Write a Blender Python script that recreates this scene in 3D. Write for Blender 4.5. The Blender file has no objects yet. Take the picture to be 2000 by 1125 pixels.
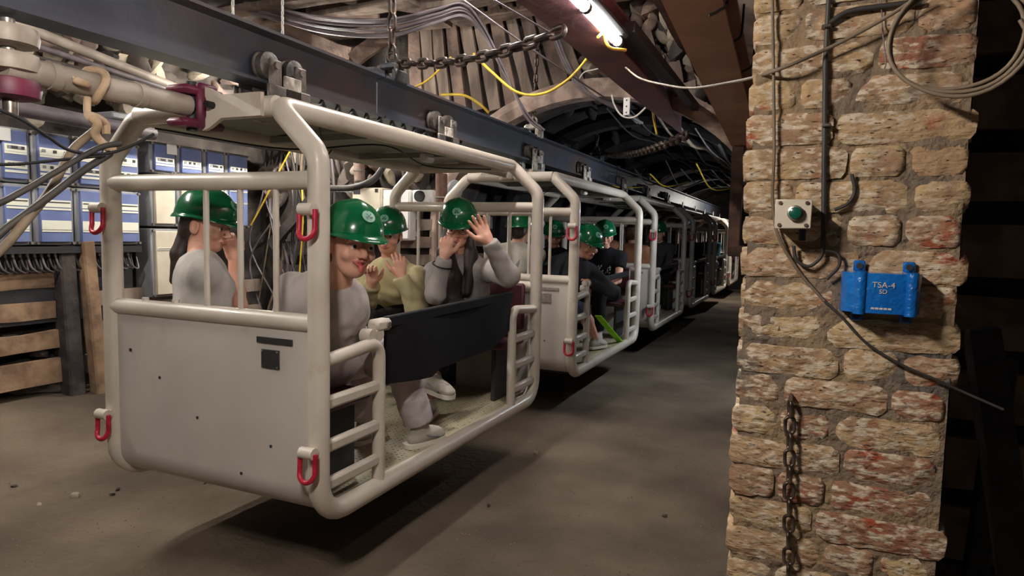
import bpy, math, random
import numpy as np
from mathutils import Vector, Matrix
random.seed(7); RNG = np.random.RandomState(7)
scene = bpy.context.scene
COL = scene.collection
PI = math.pi

# ------------------------------------------------------------------ camera
FPX, CXP, CYP, EYE = 1300.0, 1000.0, 562.5, 1.42
def _basis():
    dY = np.array([1570-CXP, 470-CYP, FPX]); dY /= np.linalg.norm(dY)
    ro = math.radians(1.3)
    up = np.cross(dY, np.array([math.cos(ro), math.sin(ro), 0.])); up /= np.linalg.norm(up)
    if up[1] > 0: up = -up
    dX = np.cross(dY, up)
    if dX[0] < 0: dX = -dX
    return np.stack([dX, dY, up], 1)
RC = _basis()
def P(u, v, X=None, Y=None, Z=None):
    """photo pixel -> the point of that sight line lying in the plane X=, Y= or Z="""
    d = RC.T @ np.array([(u-CXP)/FPX, (v-CYP)/FPX, 1.])
    if X is not None: t = X/d[0]
    elif Y is not None: t = Y/d[1]
    else: t = (Z-EYE)/d[2]
    return Vector((t*d[0], t*d[1], EYE+t*d[2]))
cd = bpy.data.cameras.new('camera'); cam = bpy.data.objects.new('camera', cd); COL.objects.link(cam)
m = Matrix.Identity(4)
for i in range(3):
    m[i][0] = RC[0, i]; m[i][1] = -RC[1, i]; m[i][2] = -RC[2, i]
m[2][3] = EYE
cam.matrix_world = m
cd.sensor_width = 36.0; cd.lens = FPX/2000*36; cd.clip_start = .02; cd.clip_end = 200
scene.camera = cam

# ------------------------------------------------------------------ world, view
w = bpy.data.worlds.new('world'); scene.world = w; w.use_nodes = True
w.node_tree.nodes['Background'].inputs[0].default_value = (.9, .86, .8, 1)
w.node_tree.nodes['Background'].inputs[1].default_value = .016
vs = scene.view_settings
vs.view_transform = 'Standard'; vs.look = 'None'; vs.gamma = 1.0; vs.use_curve_mapping = False
vs.exposure = 1.0
# lamps of the gallery and one added fill lamp, lit by their own tubes further down: (x, y, z, length along y, watts, colour)
LAMPS = [
    (-4.15, 4.55, 2.55, .9, 62, (1, .95, .86)),
    (-.835, 2.60, 2.285, 1.0, 13, (1, .97, .94)),
    (-.80, .45, 2.12, .5, 50, (1, .93, .85)),
    (-.42, 6.7, 1.72, .9, 30, (.84, .92, 1)),
    (-3.85, 1.55, 2.75, 1.0, 70, (1, .95, .87)),
    (-.9, 16.2, 2.2, .9, 60, (1, .95, .88)),
    (-1.75, 3.45, 3.08, 1.0, 54, (1, .95, .90)),  # added out of view to brighten the lagging and cabin roofs
]
# ------------------------------------------------------------------ helpers
def sr(r, g, b):
    f = lambda c: (c/255/12.92) if c <= 10 else ((c/255+.055)/1.055)**2.4
    return (f(r), f(g), f(b), 1)
MATS = {}
def mat(name, c1, c2=None, scale=6, rough=.6, metal=0, bump=0, bscale=None, lo=.4, hi=.6, c3=None, s3=1.5, lo3=.55, hi3=.7,
        detail=5, world=False, emit=0, coat=0, rvar=None, stretch=None, spec=.5):
    if name in MATS: return MATS[name]
    M = bpy.data.materials.new(name); M.use_nodes = True; nt = M.node_tree; N = nt.nodes; L = nt.links
    b = N['Principled BSDF']
    b.inputs['Roughness'].default_value = rough; b.inputs['Metallic'].default_value = metal
    b.inputs['Coat Weight'].default_value = coat; b.inputs['Specular IOR Level'].default_value = spec
    b.inputs['Base Color'].default_value = c1
    if world: src = N.new('ShaderNodeNewGeometry').outputs['Position']
    else: src = N.new('ShaderNodeTexCoord').outputs['Object']
    if stretch:
        mp = N.new('ShaderNodeMapping'); mp.inputs['Scale'].default_value = stretch
        L.new(src, mp.inputs['Vector']); src = mp.outputs[0]
    def noise(s, d=detail):
        n = N.new('ShaderNodeTexNoise'); n.inputs['Scale'].default_value = s; n.inputs['Detail'].default_value = d
        L.new(src, n.inputs['Vector']); return n.outputs['Fac']
    def ramp(fac, a, bb):
        r = N.new('ShaderNodeMapRange'); r.inputs[1].default_value = a; r.inputs[2].default_value = bb
        L.new(fac, r.inputs[0]); return r.outputs[0]
    def mix(fac, a, bb):
        x = N.new('ShaderNodeMix'); x.data_type = 'RGBA'; L.new(fac, x.inputs[0])
        for v, s in ((a, 6), (bb, 7)):
            if isinstance(v, tuple): x.inputs[s].default_value = v
            else: L.new(v, x.inputs[s])
        return x.outputs[2]
    out = None
    if c2 is not None: out = mix(ramp(noise(scale), lo, hi), c1, c2)
    if rvar is not None:
        oi = N.new('ShaderNodeObjectInfo')
        out = mix(ramp(oi.outputs['Random'], rvar[1], rvar[2]), out if out else c1, rvar[0])
    if c3 is not None: out = mix(ramp(noise(s3, 7), lo3, hi3), out if out else c1, c3)
    if out is not None: L.new(out, b.inputs['Base Color'])
    if bump:
        bp = N.new('ShaderNodeBump'); bp.inputs['Strength'].default_value = min(1, bump); bp.inputs['Distance'].default_value = .02*max(1, bump)
        L.new(noise(bscale or scale*4, 6), bp.inputs['Height']); L.new(bp.outputs[0], b.inputs['Normal'])
    if emit:
        b.inputs['Emission Color'].default_value = c1; b.inputs['Emission Strength'].default_value = emit
    MATS[name] = M
    return M

def V(*a): return Vector(a[0] if len(a) == 1 else a)
def tag(o, label=None, cat=None, group=None, kind=None):
    if label: o['label'] = label
    if cat: o['category'] = cat
    if group: o['group'] = group
    if kind: o['kind'] = kind
    return o
ORG = {}
def thing(name, label, cat, loc, group=None, kind=None):
    o = bpy.data.objects.new(name, None); COL.objects.link(o); o.location = loc; o.empty_display_size = .1
    ORG[o.name] = V(loc)
    return tag(o, label, cat, group, kind)
def copy_tree(o, parent=None, mats=None, skip=()):
    c = o.copy(); COL.objects.link(c); c.parent = parent
    for ch in o.children:
        if ch.name.split('.')[0] in skip: continue
        copy_tree(ch, c, None, skip)
    return c
def link_mesh(name, me, mat_, parent=None, org=None):
    o = bpy.data.objects.new(name, me); COL.objects.link(o)
    if mat_ is not None and not me.materials:
        for mm in (mat_ if isinstance(mat_, (list, tuple)) else [mat_]): me.materials.append(mm)
    if parent is not None: o.parent = parent
    return o

class MB:
    def __init__(s): s.v = []; s.f = []; s.mi = []; s.cur = 0
    def add(s, vs_, fs, mi=None):
        o = len(s.v); s.v += [tuple(p) for p in vs_]; s.f += [tuple(i+o for i in f) for f in fs]
        s.mi += [s.cur if mi is None else mi]*len(fs); return s
    def box(s, c, size, rot=None, taper=1.0):
        x, y, z = [d/2 for d in size]; vs_ = []
        for dz in (-1, 1):
            t = taper if dz > 0 else 1
            for dx, dy in ((-1, -1), (1, -1), (1, 1), (-1, 1)): vs_.append(V(dx*x*t, dy*y*t, dz*z))
        if rot is not None: vs_ = [rot @ p for p in vs_]
        c = V(c)
        return s.add([p+c for p in vs_], [(3, 2, 1, 0), (4, 5, 6, 7), (0, 1, 5, 4), (1, 2, 6, 5), (2, 3, 7, 6), (3, 0, 4, 7)])
    def rbox(s, c, size, b=.01, rot=None):
        """box with chamfered edges"""
        X, Y, Z = [d/2 for d in size]; b = min(b, X*.9, Y*.9, Z*.9); vs_ = []; idx = {}
        for sx in (-1, 1):
            for sy in (-1, 1):
                for sz in (-1, 1):
                    for a in range(3):
                        q = [X-b, Y-b, Z-b]; q[a] += b
                        idx[(sx, sy, sz, a)] = len(vs_); vs_.append(V(q[0]*sx, q[1]*sy, q[2]*sz))
        fs = []
        def quad(*k): fs.append(tuple(idx[i] for i in k))
        for sg in (-1, 1):
            quad((sg, -1, -1, 0), (sg, 1, -1, 0), (sg, 1, 1, 0), (sg, -1, 1, 0))
            quad((-1, sg, -1, 1), (1, sg, -1, 1), (1, sg, 1, 1), (-1, sg, 1, 1))
            quad((-1, -1, sg, 2), (1, -1, sg, 2), (1, 1, sg, 2), (-1, 1, sg, 2))
        for a in (-1, 1):
            for c2 in (-1, 1):
                quad((a, c2, -1, 0), (a, c2, 1, 0), (a, c2, 1, 1), (a, c2, -1, 1))
                quad((a, -1, c2, 0), (a, 1, c2, 0), (a, 1, c2, 2), (a, -1, c2, 2))
                quad((-1, a, c2, 1), (1, a, c2, 1), (1, a, c2, 2), (-1, a, c2, 2))
        for sx in (-1, 1):
            for sy in (-1, 1):
                for sz in (-1, 1): quad((sx, sy, sz, 0), (sx, sy, sz, 1), (sx, sy, sz, 2))
        # orient outward
        ff = []
        for f in fs:
            p = [vs_[i] for i in f]; n = (p[1]-p[0]).cross(p[2]-p[0]); cen = sum(p, V(0, 0, 0))/len(p)
            ff.append(f if n.dot(cen) > 0 else f[::-1])
        if rot is not None: vs_ = [rot @ p for p in vs_]
        c = V(c)
        return s.add([p+c for p in vs_], ff)
    def beam(s, p, q, w_, h_, up=(0, 0, 1), b=0):
        p, q = V(p), V(q); d = q-p; ln = d.length; y = d/ln; u = V(up)
        x = y.cross(u)
        if x.length < 1e-4: x = y.cross(V(1, 0, 0))
        x.normalize(); z = x.cross(y)
        R = Matrix((x, y, z)).transposed()
        return s.rbox((p+q)/2, (w_, ln, h_), b, R) if b else s.box((p+q)/2, (w_, ln, h_), R)
    def tube(s, path, r, n=10, closed=False, cap=True, flat=None):
        pts = [V(p) for p in path]
        pts = [p for i, p in enumerate(pts) if i == 0 or (p-pts[i-1]).length > 1e-5]
        m_ = len(pts); rs = r if isinstance(r, (list, tuple)) else [r]*m_
        tg = []
        for i in range(m_):
            a = pts[i-1] if (i > 0 or closed) else pts[i]; b = pts[(i+1) % m_] if (i < m_-1 or closed) else pts[i]
            t = (b-a); tg.append(t.normalized() if t.length > 1e-9 else V(0, 0, 1))
        nrm = tg[0].orthogonal().normalized(); vs_ = []; fs = []
        for i in range(m_):
            if i > 0:
                nrm = (nrm - tg[i]*nrm.dot(tg[i]))
                nrm = nrm.normalized() if nrm.length > 1e-6 else tg[i].orthogonal().normalized()
            bn = tg[i].cross(nrm)
            for k in range(n):
                a = 2*PI*k/n
                vs_.append(pts[i] + (nrm*math.cos(a) + bn*math.sin(a))*rs[min(i, len(rs)-1)])
        last = m_ if closed else m_-1
        sh = 0
        if closed:   # find best twist
            best = min(range(n), key=lambda q: (vs_[q]-vs_[(m_-1)*n]).length); sh = best
        for i in range(last):
            j = (i+1) % m_; off = sh if (closed and j == 0) else 0
            for k in range(n):
                fs.append((i*n+k, i*n+(k+1) % n, j*n+(k+1+off) % n, j*n+(k+off) % n))
        if cap and not closed:
            fs.append(tuple(range(n))[::-1]); fs.append(tuple((m_-1)*n+k for k in range(n)))
        return s.add(vs_, fs)
    def sweep(s, path, prof, axis=(0, 1, 0), cap=True):
        """profile [(a,b)]: a along axis, b along outward normal of the path"""
        pts = [V(p) for p in path]; ax = V(axis); m_ = len(pts); n = len(prof); vs_ = []; fs = []
        for i in range(m_):
            t = (pts[min(i+1, m_-1)]-pts[max(i-1, 0)]).normalized(); nr = ax.cross(t).normalized()
            for a, b in prof: vs_.append(pts[i]+ax*a+nr*b)
        for i in range(m_-1):
            for k in range(n): fs.append((i*n+k, i*n+(k+1) % n, (i+1)*n+(k+1) % n, (i+1)*n+k))
        if cap: fs.append(tuple(range(n))[::-1]); fs.append(tuple((m_-1)*n+k for k in range(n)))
        return s.add(vs_, fs)
    def prism(s, outline, origin, ex, ey, ez, depth):
        """2D outline in (ex,ey) extruded along ez"""
        o = V(origin); ex, ey, ez = V(ex), V(ey), V(ez); n = len(outline)
        a = [o+ex*x+ey*y for x, y in outline]; b = [p+ez*depth for p in a]
        fs = [tuple(range(n))[::-1], tuple(range(n, 2*n))] + [(i, (i+1) % n, n+(i+1) % n, n+i) for i in range(n)]
        return s.add(a+b, fs)
    def disc(s, c, axis, r, th, n=20):
        c = V(c); ax = V(axis).normalized()
        return s.tube([c-ax*th/2, c+ax*th/2], r, n)
    def lathe(s, c, axis, prof, n=20):
        """prof [(radius, height along axis)]"""
        c = V(c); ax = V(axis).normalized(); x = ax.orthogonal().normalized(); y = ax.cross(x); vs_ = []; fs = []
        for r, h in prof:
            for k in range(n):
                a = 2*PI*k/n; vs_.append(c+ax*h+(x*math.cos(a)+y*math.sin(a))*r)
        for i in range(len(prof)-1):
            for k in range(n): fs.append((i*n+k, i*n+(k+1) % n, (i+1)*n+(k+1) % n, (i+1)*n+k))
        fs.append(tuple(range(n))[::-1]); fs.append(tuple((len(prof)-1)*n+k for k in range(n)))
        return s.add(vs_, fs)
    def sphere(s, c, r, n=12, m_=8, rot=None):
        c = V(c); r = V(r) if not isinstance(r, (int, float)) else V(r, r, r); vs_ = []; fs = []
        for i in range(m_+1):
            t = PI*i/m_
            for k in range(n):
                a = 2*PI*k/n; p = V(math.sin(t)*math.cos(a)*r.x, math.sin(t)*math.sin(a)*r.y, math.cos(t)*r.z)
                vs_.append((rot @ p if rot is not None else p)+c)
        for i in range(m_):
            for k in range(n): fs.append((i*n+k, (i+1)*n+k, (i+1)*n+(k+1) % n, i*n+(k+1) % n))
        return s.add(vs_, fs)
    def mesh(s, name, org=(0, 0, 0), smooth=40):
        me = bpy.data.meshes.new(name); o = V(org)
        me.from_pydata([tuple(V(p)-o) for p in s.v], [], s.f); me.validate(clean_customdata=False)
        if any(s.mi) and len(s.mi) == len(me.polygons): me.polygons.foreach_set('material_index', s.mi)
        if smooth:
            me.polygons.foreach_set('use_smooth', [True]*len(me.polygons)); me.set_sharp_from_angle(angle=math.radians(smooth))
        me.update(); return me
    def build(s, name, mat_, parent=None, smooth=40, label=None, cat=None, group=None, kind=None, org=None):
        if parent is not None:
            q = parent
            while q.parent is not None: q = q.parent
            og = ORG.get(q.name, q.location)
            o = link_mesh(name, s.mesh(name, og, smooth), mat_, parent)
        else:
            if org is None:
                A = np.array(s.v); lo_, hi_ = A.min(0), A.max(0); org = ((lo_[0]+hi_[0])/2, (lo_[1]+hi_[1])/2, lo_[2])
            o = link_mesh(name, s.mesh(name, org, smooth), mat_); o.location = org; ORG[o.name] = V(org)
        return tag(o, label, cat, group, kind)

def fillet(pts, rad, n=6, closed=False):
    pts = [V(p) for p in pts]; out = []; m_ = len(pts)
    for i, p in enumerate(pts):
        if not closed and i in (0, m_-1): out.append(p); continue
        r = rad[i] if isinstance(rad, (list, tuple)) else rad
        a = pts[i-1]; b = pts[(i+1) % m_]; da = (a-p); db = (b-p); la, lb = da.length, db.length; da.normalize(); db.normalize()
        ang = da.angle(db)
        if r <= 0 or ang > 3.1: out.append(p); continue
        t = min(r/math.tan(ang/2), la*.49, lb*.49); rr = t*math.tan(ang/2)
        c = p+(da+db).normalized()*(rr/math.sin(ang/2)); A = p+da*t; B = p+db*t
        va, vb = A-c, B-c
        for k in range(n+1):
            sl = va.normalized().slerp(vb.normalized(), k/n)*rr
            out.append(c+sl)
    return out
def crom(pts, n=8):
    pts = [V(p) for p in pts]; q = [pts[0]*2-pts[1]]+pts+[pts[-1]*2-pts[-2]]; out = []
    for i in range(1, len(q)-2):
        for k in range(n):
            t = k/n; a, b, c, d = q[i-1], q[i], q[i+1], q[i+2]
            out.append(.5*((2*b)+(c-a)*t+(2*a-5*b+4*c-d)*t*t+(3*b-a-3*c+d)*t**3))
    out.append(pts[-1]); return out
def cable(name, pts, r, mat_, label, cat='cable', group=None, n=7, seg=8):
    return MB().tube(crom(pts, seg), r, n).build(name, mat_, None, 60, label, cat, group)

# chains: every link is its own piece, sharing one mesh
def link_shape(L, W, r):
    a = W/2-r; h = L/2-r-a; path = []
    for k in range(9): t = PI*k/8; path.append(V(a*math.cos(t), 0, h+a*math.sin(t)))
    for k in range(9): t = PI+PI*k/8; path.append(V(a*math.cos(t), 0, -h+a*math.sin(t)))
    return MB().tube(path, r, 7, closed=True).mesh('link', (0, 0, 0), 60)
def chain(name, pts, L, W, r, mat_, label, group=None, twist=0):
    pts = [V(p) for p in pts]; root = thing(name, label, 'chain', pts[0], group)
    me = link_shape(L, W, r); me.materials.append(mat_)
    step = L-2*r; d = 0; cum = [0]
    for i in range(1, len(pts)): cum.append(cum[-1]+(pts[i]-pts[i-1]).length)
    k = 0
    while d <= cum[-1]:
        i = max(j for j in range(len(pts)-1) if cum[j] <= d+1e-9) if d < cum[-1] else len(pts)-2
        t = (d-cum[i])/max(1e-9, cum[i+1]-cum[i]); p = pts[i].lerp(pts[i+1], t); dr = (pts[i+1]-pts[i]).normalized()
        o = bpy.data.objects.new('link', me); COL.objects.link(o); o.parent = root; o.location = p-pts[0]
        q = dr.to_track_quat('Z', 'Y'); o.rotation_euler = (q.to_matrix() @ Matrix.Rotation(twist+(k % 2)*PI/2+random.uniform(-.15, .15), 3, 'Z')).to_euler()
        d += step; k += 1
    return root
def sag(a, b, drop, n=8):
    a, b = V(a), V(b); return [a.lerp(b, k/n)-V(0, 0, drop*4*(k/n)*(1-k/n)) for k in range(n+1)]
def text_mesh(s_, size, depth=.0006):
    cu = bpy.data.curves.new('lettering', 'FONT'); cu.body = s_; cu.size = size; cu.extrude = depth; cu.align_x = 'CENTER'; cu.align_y = 'CENTER'
    o = bpy.data.objects.new('lettering', cu); COL.objects.link(o)
    dg = bpy.context.evaluated_depsgraph_get(); me = bpy.data.meshes.new_from_object(o.evaluated_get(dg))
    bpy.data.objects.remove(o); return me
# cheap value noise for rough surfaces
def vnoise(p, seed=0):
    p = np.asarray(p, float); i = np.floor(p).astype(np.int64); f = p-i; f = f*f*(3-2*f); r = np.zeros(p.shape[0])
    for dx in (0, 1):
        for dy in (0, 1):
            for dz in (0, 1):
                h = (i[:, 0]+dx)*374761393+(i[:, 1]+dy)*668265263+(i[:, 2]+dz)*2147483647+seed*974711
                h = (h ^ (h >> 13))*1274126177; h = (h ^ (h >> 16)) & 0xffff
                r += h/65535.*np.where(dx, f[:, 0], 1-f[:, 0])*np.where(dy, f[:, 1], 1-f[:, 1])*np.where(dz, f[:, 2], 1-f[:, 2])
    return r
def fbm(p, oct_=4, seed=0):
    p = np.asarray(p, float); r = np.zeros(p.shape[0]); a = .5
    for o in range(oct_): r += a*(vnoise(p*(2**o), seed+o)-.5); a *= .5
    return r*2
def sheet(name, fn, nu, nv, mat_, kind='structure', label=None, cat=None, smooth=None, flip=False, parent=None):
    uu, vv = np.meshgrid(np.linspace(0, 1, nu), np.linspace(0, 1, nv), indexing='ij')
    pts = fn(uu.ravel(), vv.ravel()); mb = MB(); mb.v = [tuple(p) for p in pts]
    for i in range(nu-1):
        for j in range(nv-1):
            f = (i*nv+j, (i+1)*nv+j, (i+1)*nv+j+1, i*nv+j+1); mb.f.append(f[::-1] if flip else f)
    mb.mi = [0]*len(mb.f)
    return mb.build(name, mat_, parent, smooth if smooth is not None else 30, label, cat, None, kind)
def rock_mesh(seed, rough=.35):
    import bmesh
    bm = bmesh.new(); bmesh.ops.create_icosphere(bm, subdivisions=2, radius=1)
    A = np.array([v.co[:] for v in bm.verts]); n = fbm(A*1.3+seed*7.3, 3, seed)
    rs = np.random.RandomState(seed)
    cuts = [(rs.randn(3), rs.uniform(.5, .85)) for _ in range(7)]
    A = A*(1+rough*n)[:, None]
    for nn, dd in cuts:
        nn = nn/np.linalg.norm(nn); over = np.maximum(0, A@nn-dd); A -= over[:, None]*nn
    for v, a in zip(bm.verts, A): v.co = a
    me = bpy.data.meshes.new('rock'); bm.to_mesh(me); bm.free()
    me.polygons.foreach_set('use_smooth', [True]*len(me.polygons)); me.set_sharp_from_angle(angle=math.radians(32))
    return me
ROCKS = [rock_mesh(i+3) for i in range(9)]
def rock(parent, p, size, mat_, name='rock', **kw):
    me = random.choice(ROCKS)
    key = (me.name, mat_.name)
    if key not in RM: RM[key] = me.copy(); RM[key].materials.append(mat_)
    o = bpy.data.objects.new(name, RM[key]); COL.objects.link(o); p = V(p)
    if parent is not None:
        o.parent = parent; p = p-ORG.get(parent.name, parent.location)
    o.location = p; o.scale = size; o.rotation_euler = (random.uniform(0, 6), random.uniform(0, 6), random.uniform(0, 6))
    return tag(o, **kw)
RM = {}
# ------------------------------------------------------------------ materials
M_floor = mat('dusty_ground', sr(128, 114, 98), sr(96, 84, 73), 1.3, .95, 0, .8, 26, .35, .65, sr(78, 68, 60), .5, .5, .7, world=True, spec=.15)
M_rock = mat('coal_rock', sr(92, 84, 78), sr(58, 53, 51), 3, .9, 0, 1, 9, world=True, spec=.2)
M_rockshade = mat('shaded_coal_rock', sr(58, 54, 53), sr(38, 35, 35), 3, .85, 0, 1, 9, world=True, spec=.25)  # darker copy of the coal rock, the gallery's shade put into its colour
M_rockp = mat('pale_rock', sr(170, 158, 138), sr(120, 110, 98), 5, .9, 0, .8, 14, world=True, spec=.2)
M_rockb = mat('brown_rock', sr(142, 120, 108), sr(100, 86, 80), 5, .9, 0, .8, 14, world=True, spec=.2)
M_conc = mat('grey_concrete', sr(104, 94, 86), sr(80, 72, 68), 4, .9, 0, .6, 14, world=True, spec=.2)
M_mortar = mat('mortar', sr(156, 132, 104), sr(128, 112, 96), 7, .95, 0, 1, 40, c3=sr(104, 96, 90), s3=3, lo3=.55, hi3=.66, world=True, spec=.15)
M_wood = mat('old_timber', sr(150, 134, 122), sr(106, 92, 84), 7, .85, 0, .5, 20, world=True, stretch=(1, 1, .3), spec=.2)
M_woodt = mat('tan_timber', sr(160, 132, 106), sr(124, 100, 82), 6, .85, 0, .4, 20, world=True, spec=.2)
M_woodd = mat('dark_timber', sr(78, 72, 68), sr(54, 50, 50), 6, .85, 0, .4, 20, world=True, spec=.2)
M_paint = mat('off_white_paint', sr(214, 204, 190), sr(200, 188, 174), 3, .38, 0, .04, 30, c3=sr(168, 146, 128), s3=4.5, lo3=.64, hi3=.82, coat=.15)
M_panel = mat('off_white_panel_paint', sr(206, 197, 188), sr(196, 186, 178), 2, .45, 0, .03, 25, c3=sr(176, 156, 144), s3=3, lo3=.6, hi3=.85)
M_roofu = mat('grey_green_roof_paint', sr(150, 150, 138), sr(132, 132, 122), 3, .5)
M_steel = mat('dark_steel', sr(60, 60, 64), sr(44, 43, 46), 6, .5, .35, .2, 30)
M_rail = mat('blued_rail_steel', sr(70, 74, 85), sr(56, 60, 70), 3, .42, .15, .1, 20, c3=sr(108, 82, 68), s3=1.1, lo3=.5, hi3=.75, world=True)
M_bright = mat('worn_bright_steel', sr(170, 165, 158), sr(120, 112, 104), 12, .35, .7, .1, 30)
M_rust = mat('rusty_steel', sr(112, 82, 68), sr(84, 62, 54), 8, .75, .15, .4, 30)
M_redbeam = mat('oxide_red_paint', sr(128, 84, 88), sr(108, 70, 75), 3, .6, .1, .2, 20)
M_brownbeam = mat('brown_painted_steel', sr(206, 160, 134), sr(184, 140, 118), 3, .6, .1, .25, 20)
M_arch = mat('lit_arch_steel', sr(196, 172, 158), sr(150, 128, 118), 8, .75, .1, .3, 30)  # paler steel for the entrance arch, lamplight put into its colour
M_chain = mat('dark_chain_steel', sr(58, 52, 50), sr(82, 64, 54), 25, .5, .6)
M_chainb = mat('shiny_chain_steel', sr(130, 118, 108), sr(90, 76, 68), 30, .35, .85)
M_black = mat('black_rubber', sr(20, 20, 22), sr(26, 26, 28), 8, .7, spec=.25)
M_dark = mat('charcoal_metal', sr(46, 46, 49), None, rough=.55)
M_cgrey = mat('grey_cable_sheath', sr(120, 110, 112), sr(92, 84, 88), 5, .5)
M_cdark = mat('dark_cable_sheath', sr(52, 48, 46), sr(66, 60, 54), 8, .6)
M_ctan = mat('tan_cable_sheath', sr(128, 110, 90), sr(104, 90, 74), 8, .6)
M_cyel = mat('yellow_cable_sheath', sr(222, 190, 60), sr(196, 160, 50), 8, .5)
M_cwhite = mat('white_cable_sheath', sr(226, 222, 214), None, rough=.5)
M_red = mat('red_shackle_paint', sr(196, 36, 62), sr(160, 26, 48), 30, .4)
M_mag = mat('magenta_coupling_paint', sr(112, 34, 62), sr(84, 28, 50), 9, .5)
M_maroon = mat('maroon_vinyl', sr(84, 38, 44), sr(70, 32, 38), 7, .5)
M_tow = mat('beige_tow_bar_paint', sr(176, 164, 150), sr(150, 138, 126), 6, .5, .1, .1, 30)
M_cloth = mat('beige_rag', sr(190, 164, 136), sr(160, 132, 104), 12, .9)
M_blue = mat('cabinet_blue', sr(112, 126, 172), sr(98, 112, 158), 5, .5)
M_cab = mat('cabinet_grey', sr(150, 150, 152), sr(132, 132, 136), 4, .5)
M_win = mat('cabinet_white_window', sr(232, 230, 214), None, rough=.4)
M_cream = mat('cream_box_paint', sr(216, 206, 186), sr(204, 192, 172), 4, .5)
M_white = mat('white_plate', sr(236, 234, 230), None, rough=.45)
M_ink = mat('black_print', sr(24, 24, 26), None, rough=.6)
M_bluebox = mat('glossy_blue_paint', sr(20, 112, 196), sr(14, 96, 178), 9, .22, .0, .35, 60, coat=.5)
M_inkw = mat('pale_print', sr(200, 196, 190), None, rough=.5)
M_green = mat('hard_hat_green', sr(8, 98, 58), None, rough=.2, coat=.4)
M_emb = mat('emblem_pale_green', sr(120, 178, 150), None, rough=.4)
M_embd = mat('emblem_dark_green', sr(14, 70, 46), None, rough=.4)
M_btn = mat('button_green', sr(20, 86, 66), None, rough=.25, coat=.5)
M_wheel = mat('trolley_steel', sr(120, 112, 106), sr(84, 78, 74), 14, .5, .5, .2, 40)
M_trolw = mat('trolley_white_paint', sr(216, 210, 200), sr(150, 138, 126), 22, .5)

# brick: colour differs brick by brick, stains run across in place coordinates
def brick_material():
    M = bpy.data.materials.new('weathered_brick'); M.use_nodes = True; nt = M.node_tree; N = nt.nodes; L = nt.links
    b = N['Principled BSDF']; b.inputs['Roughness'].default_value = .92; b.inputs['Specular IOR Level'].default_value = .2
    pos = N.new('ShaderNodeNewGeometry').outputs['Position']; oi = N.new('ShaderNodeObjectInfo')
    def noise(s, d=6, st=None):
        n = N.new('ShaderNodeTexNoise'); n.inputs['Scale'].default_value = s; n.inputs['Detail'].default_value = d
        if st:
            mp = N.new('ShaderNodeMapping'); mp.inputs['Scale'].default_value = st; L.new(pos, mp.inputs[0]); L.new(mp.outputs[0], n.inputs['Vector'])
        else: L.new(pos, n.inputs['Vector'])
        return n.outputs['Fac']
    def rng(f, a, c):
        r = N.new('ShaderNodeMapRange'); r.inputs[1].default_value = a; r.inputs[2].default_value = c; L.new(f, r.inputs[0]); return r.outputs[0]
    def mix(f, a, c):
        x = N.new('ShaderNodeMix'); x.data_type = 'RGBA'; L.new(f, x.inputs[0])
        for v, s in ((a, 6), (c, 7)):
            if isinstance(v, tuple): x.inputs[s].default_value = v
            else: L.new(v, x.inputs[s])
        return x.outputs[2]
    def mul(a, c):
        x = N.new('ShaderNodeMath'); x.operation = 'MULTIPLY'; L.new(a, x.inputs[0]); L.new(c, x.inputs[1]); return x.outputs[0]
    cr = N.new('ShaderNodeValToRGB'); L.new(oi.outputs['Random'], cr.inputs[0]); e = cr.color_ramp
    e.elements[0].color = sr(198, 170, 128); e.elements[1].color = sr(150, 100, 80)
    for p_, c_ in ((.3, sr(190, 160, 120)), (.55, sr(182, 150, 116)), (.75, sr(172, 132, 104))):
        q = e.elements.new(p_); q.color = c_
    c = mix(rng(noise(14), .45, .62), cr.outputs[0], sr(160, 128, 100))
    c = mix(rng(noise(9, 5), .6, .68), c, sr(164, 84, 58))                 # brick red showing through
    c = mix(rng(noise(5.5, 5), .6, .7), c, sr(108, 100, 92))             # grey cement smears
    c = mix(mul(rng(noise(42, 7, (1, 1, 2.2)), .47, .62), rng(noise(2.6, 3), .42, .56)), c, sr(214, 196, 172))   # white salts
    c = mix(rng(noise(60, 4, (1, 1, 3)), .62, .7), c, sr(70, 54, 44))
    L.new(c, b.inputs['Base Color'])
    bp = N.new('ShaderNodeBump'); bp.inputs['Strength'].default_value = 1; bp.inputs['Distance'].default_value = .012
    L.new(noise(38, 8, (1, 1, 2.0)), bp.inputs['Height']); L.new(bp.outputs[0], b.inputs['Normal'])
    return M
M_brick = brick_material()

# ------------------------------------------------------------------ ground
def floor_fn(u, v):
    x = -6.2+u*8.4; y = -1.2+v*21; p = np.stack([x, y, 0*x], 1)
    bank = np.clip((-3.4-x)/2.2, 0, 1)
    z = .014*fbm(p*2.3, 4, 1)+.05*fbm(p*.7, 3, 5)*np.clip((-3-x)/1.5, 0, 1)+.13*bank*bank*(3-2*bank)
    return np.stack([x, y, z], 1)
sheet('floor', floor_fn, 170, 300, M_floor, flip=False, smooth=80)
def floor_z(x, y): 
    b = min(1, max(0, (-3.4-x)/2.2)); return .13*b*b*(3-2*b)
# loose stones
for i in range(46):
    x = random.uniform(-5.0, -.3); y = random.uniform(1.6, 6.5)
    if random.random() < .5: x = random.uniform(-4.9, -2.9); y = random.uniform(2, 4)
    s_ = random.uniform(.008, .026)
    rock(None, (x, y, floor_z(x, y)+s_*.3), (s_*1.2, s_, s_*.7), M_rockp if random.random() < .5 else M_rock, 'stone',
         label='small loose stone lying on the dusty ground', cat='stone', group='loose stones on the ground')

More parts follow.
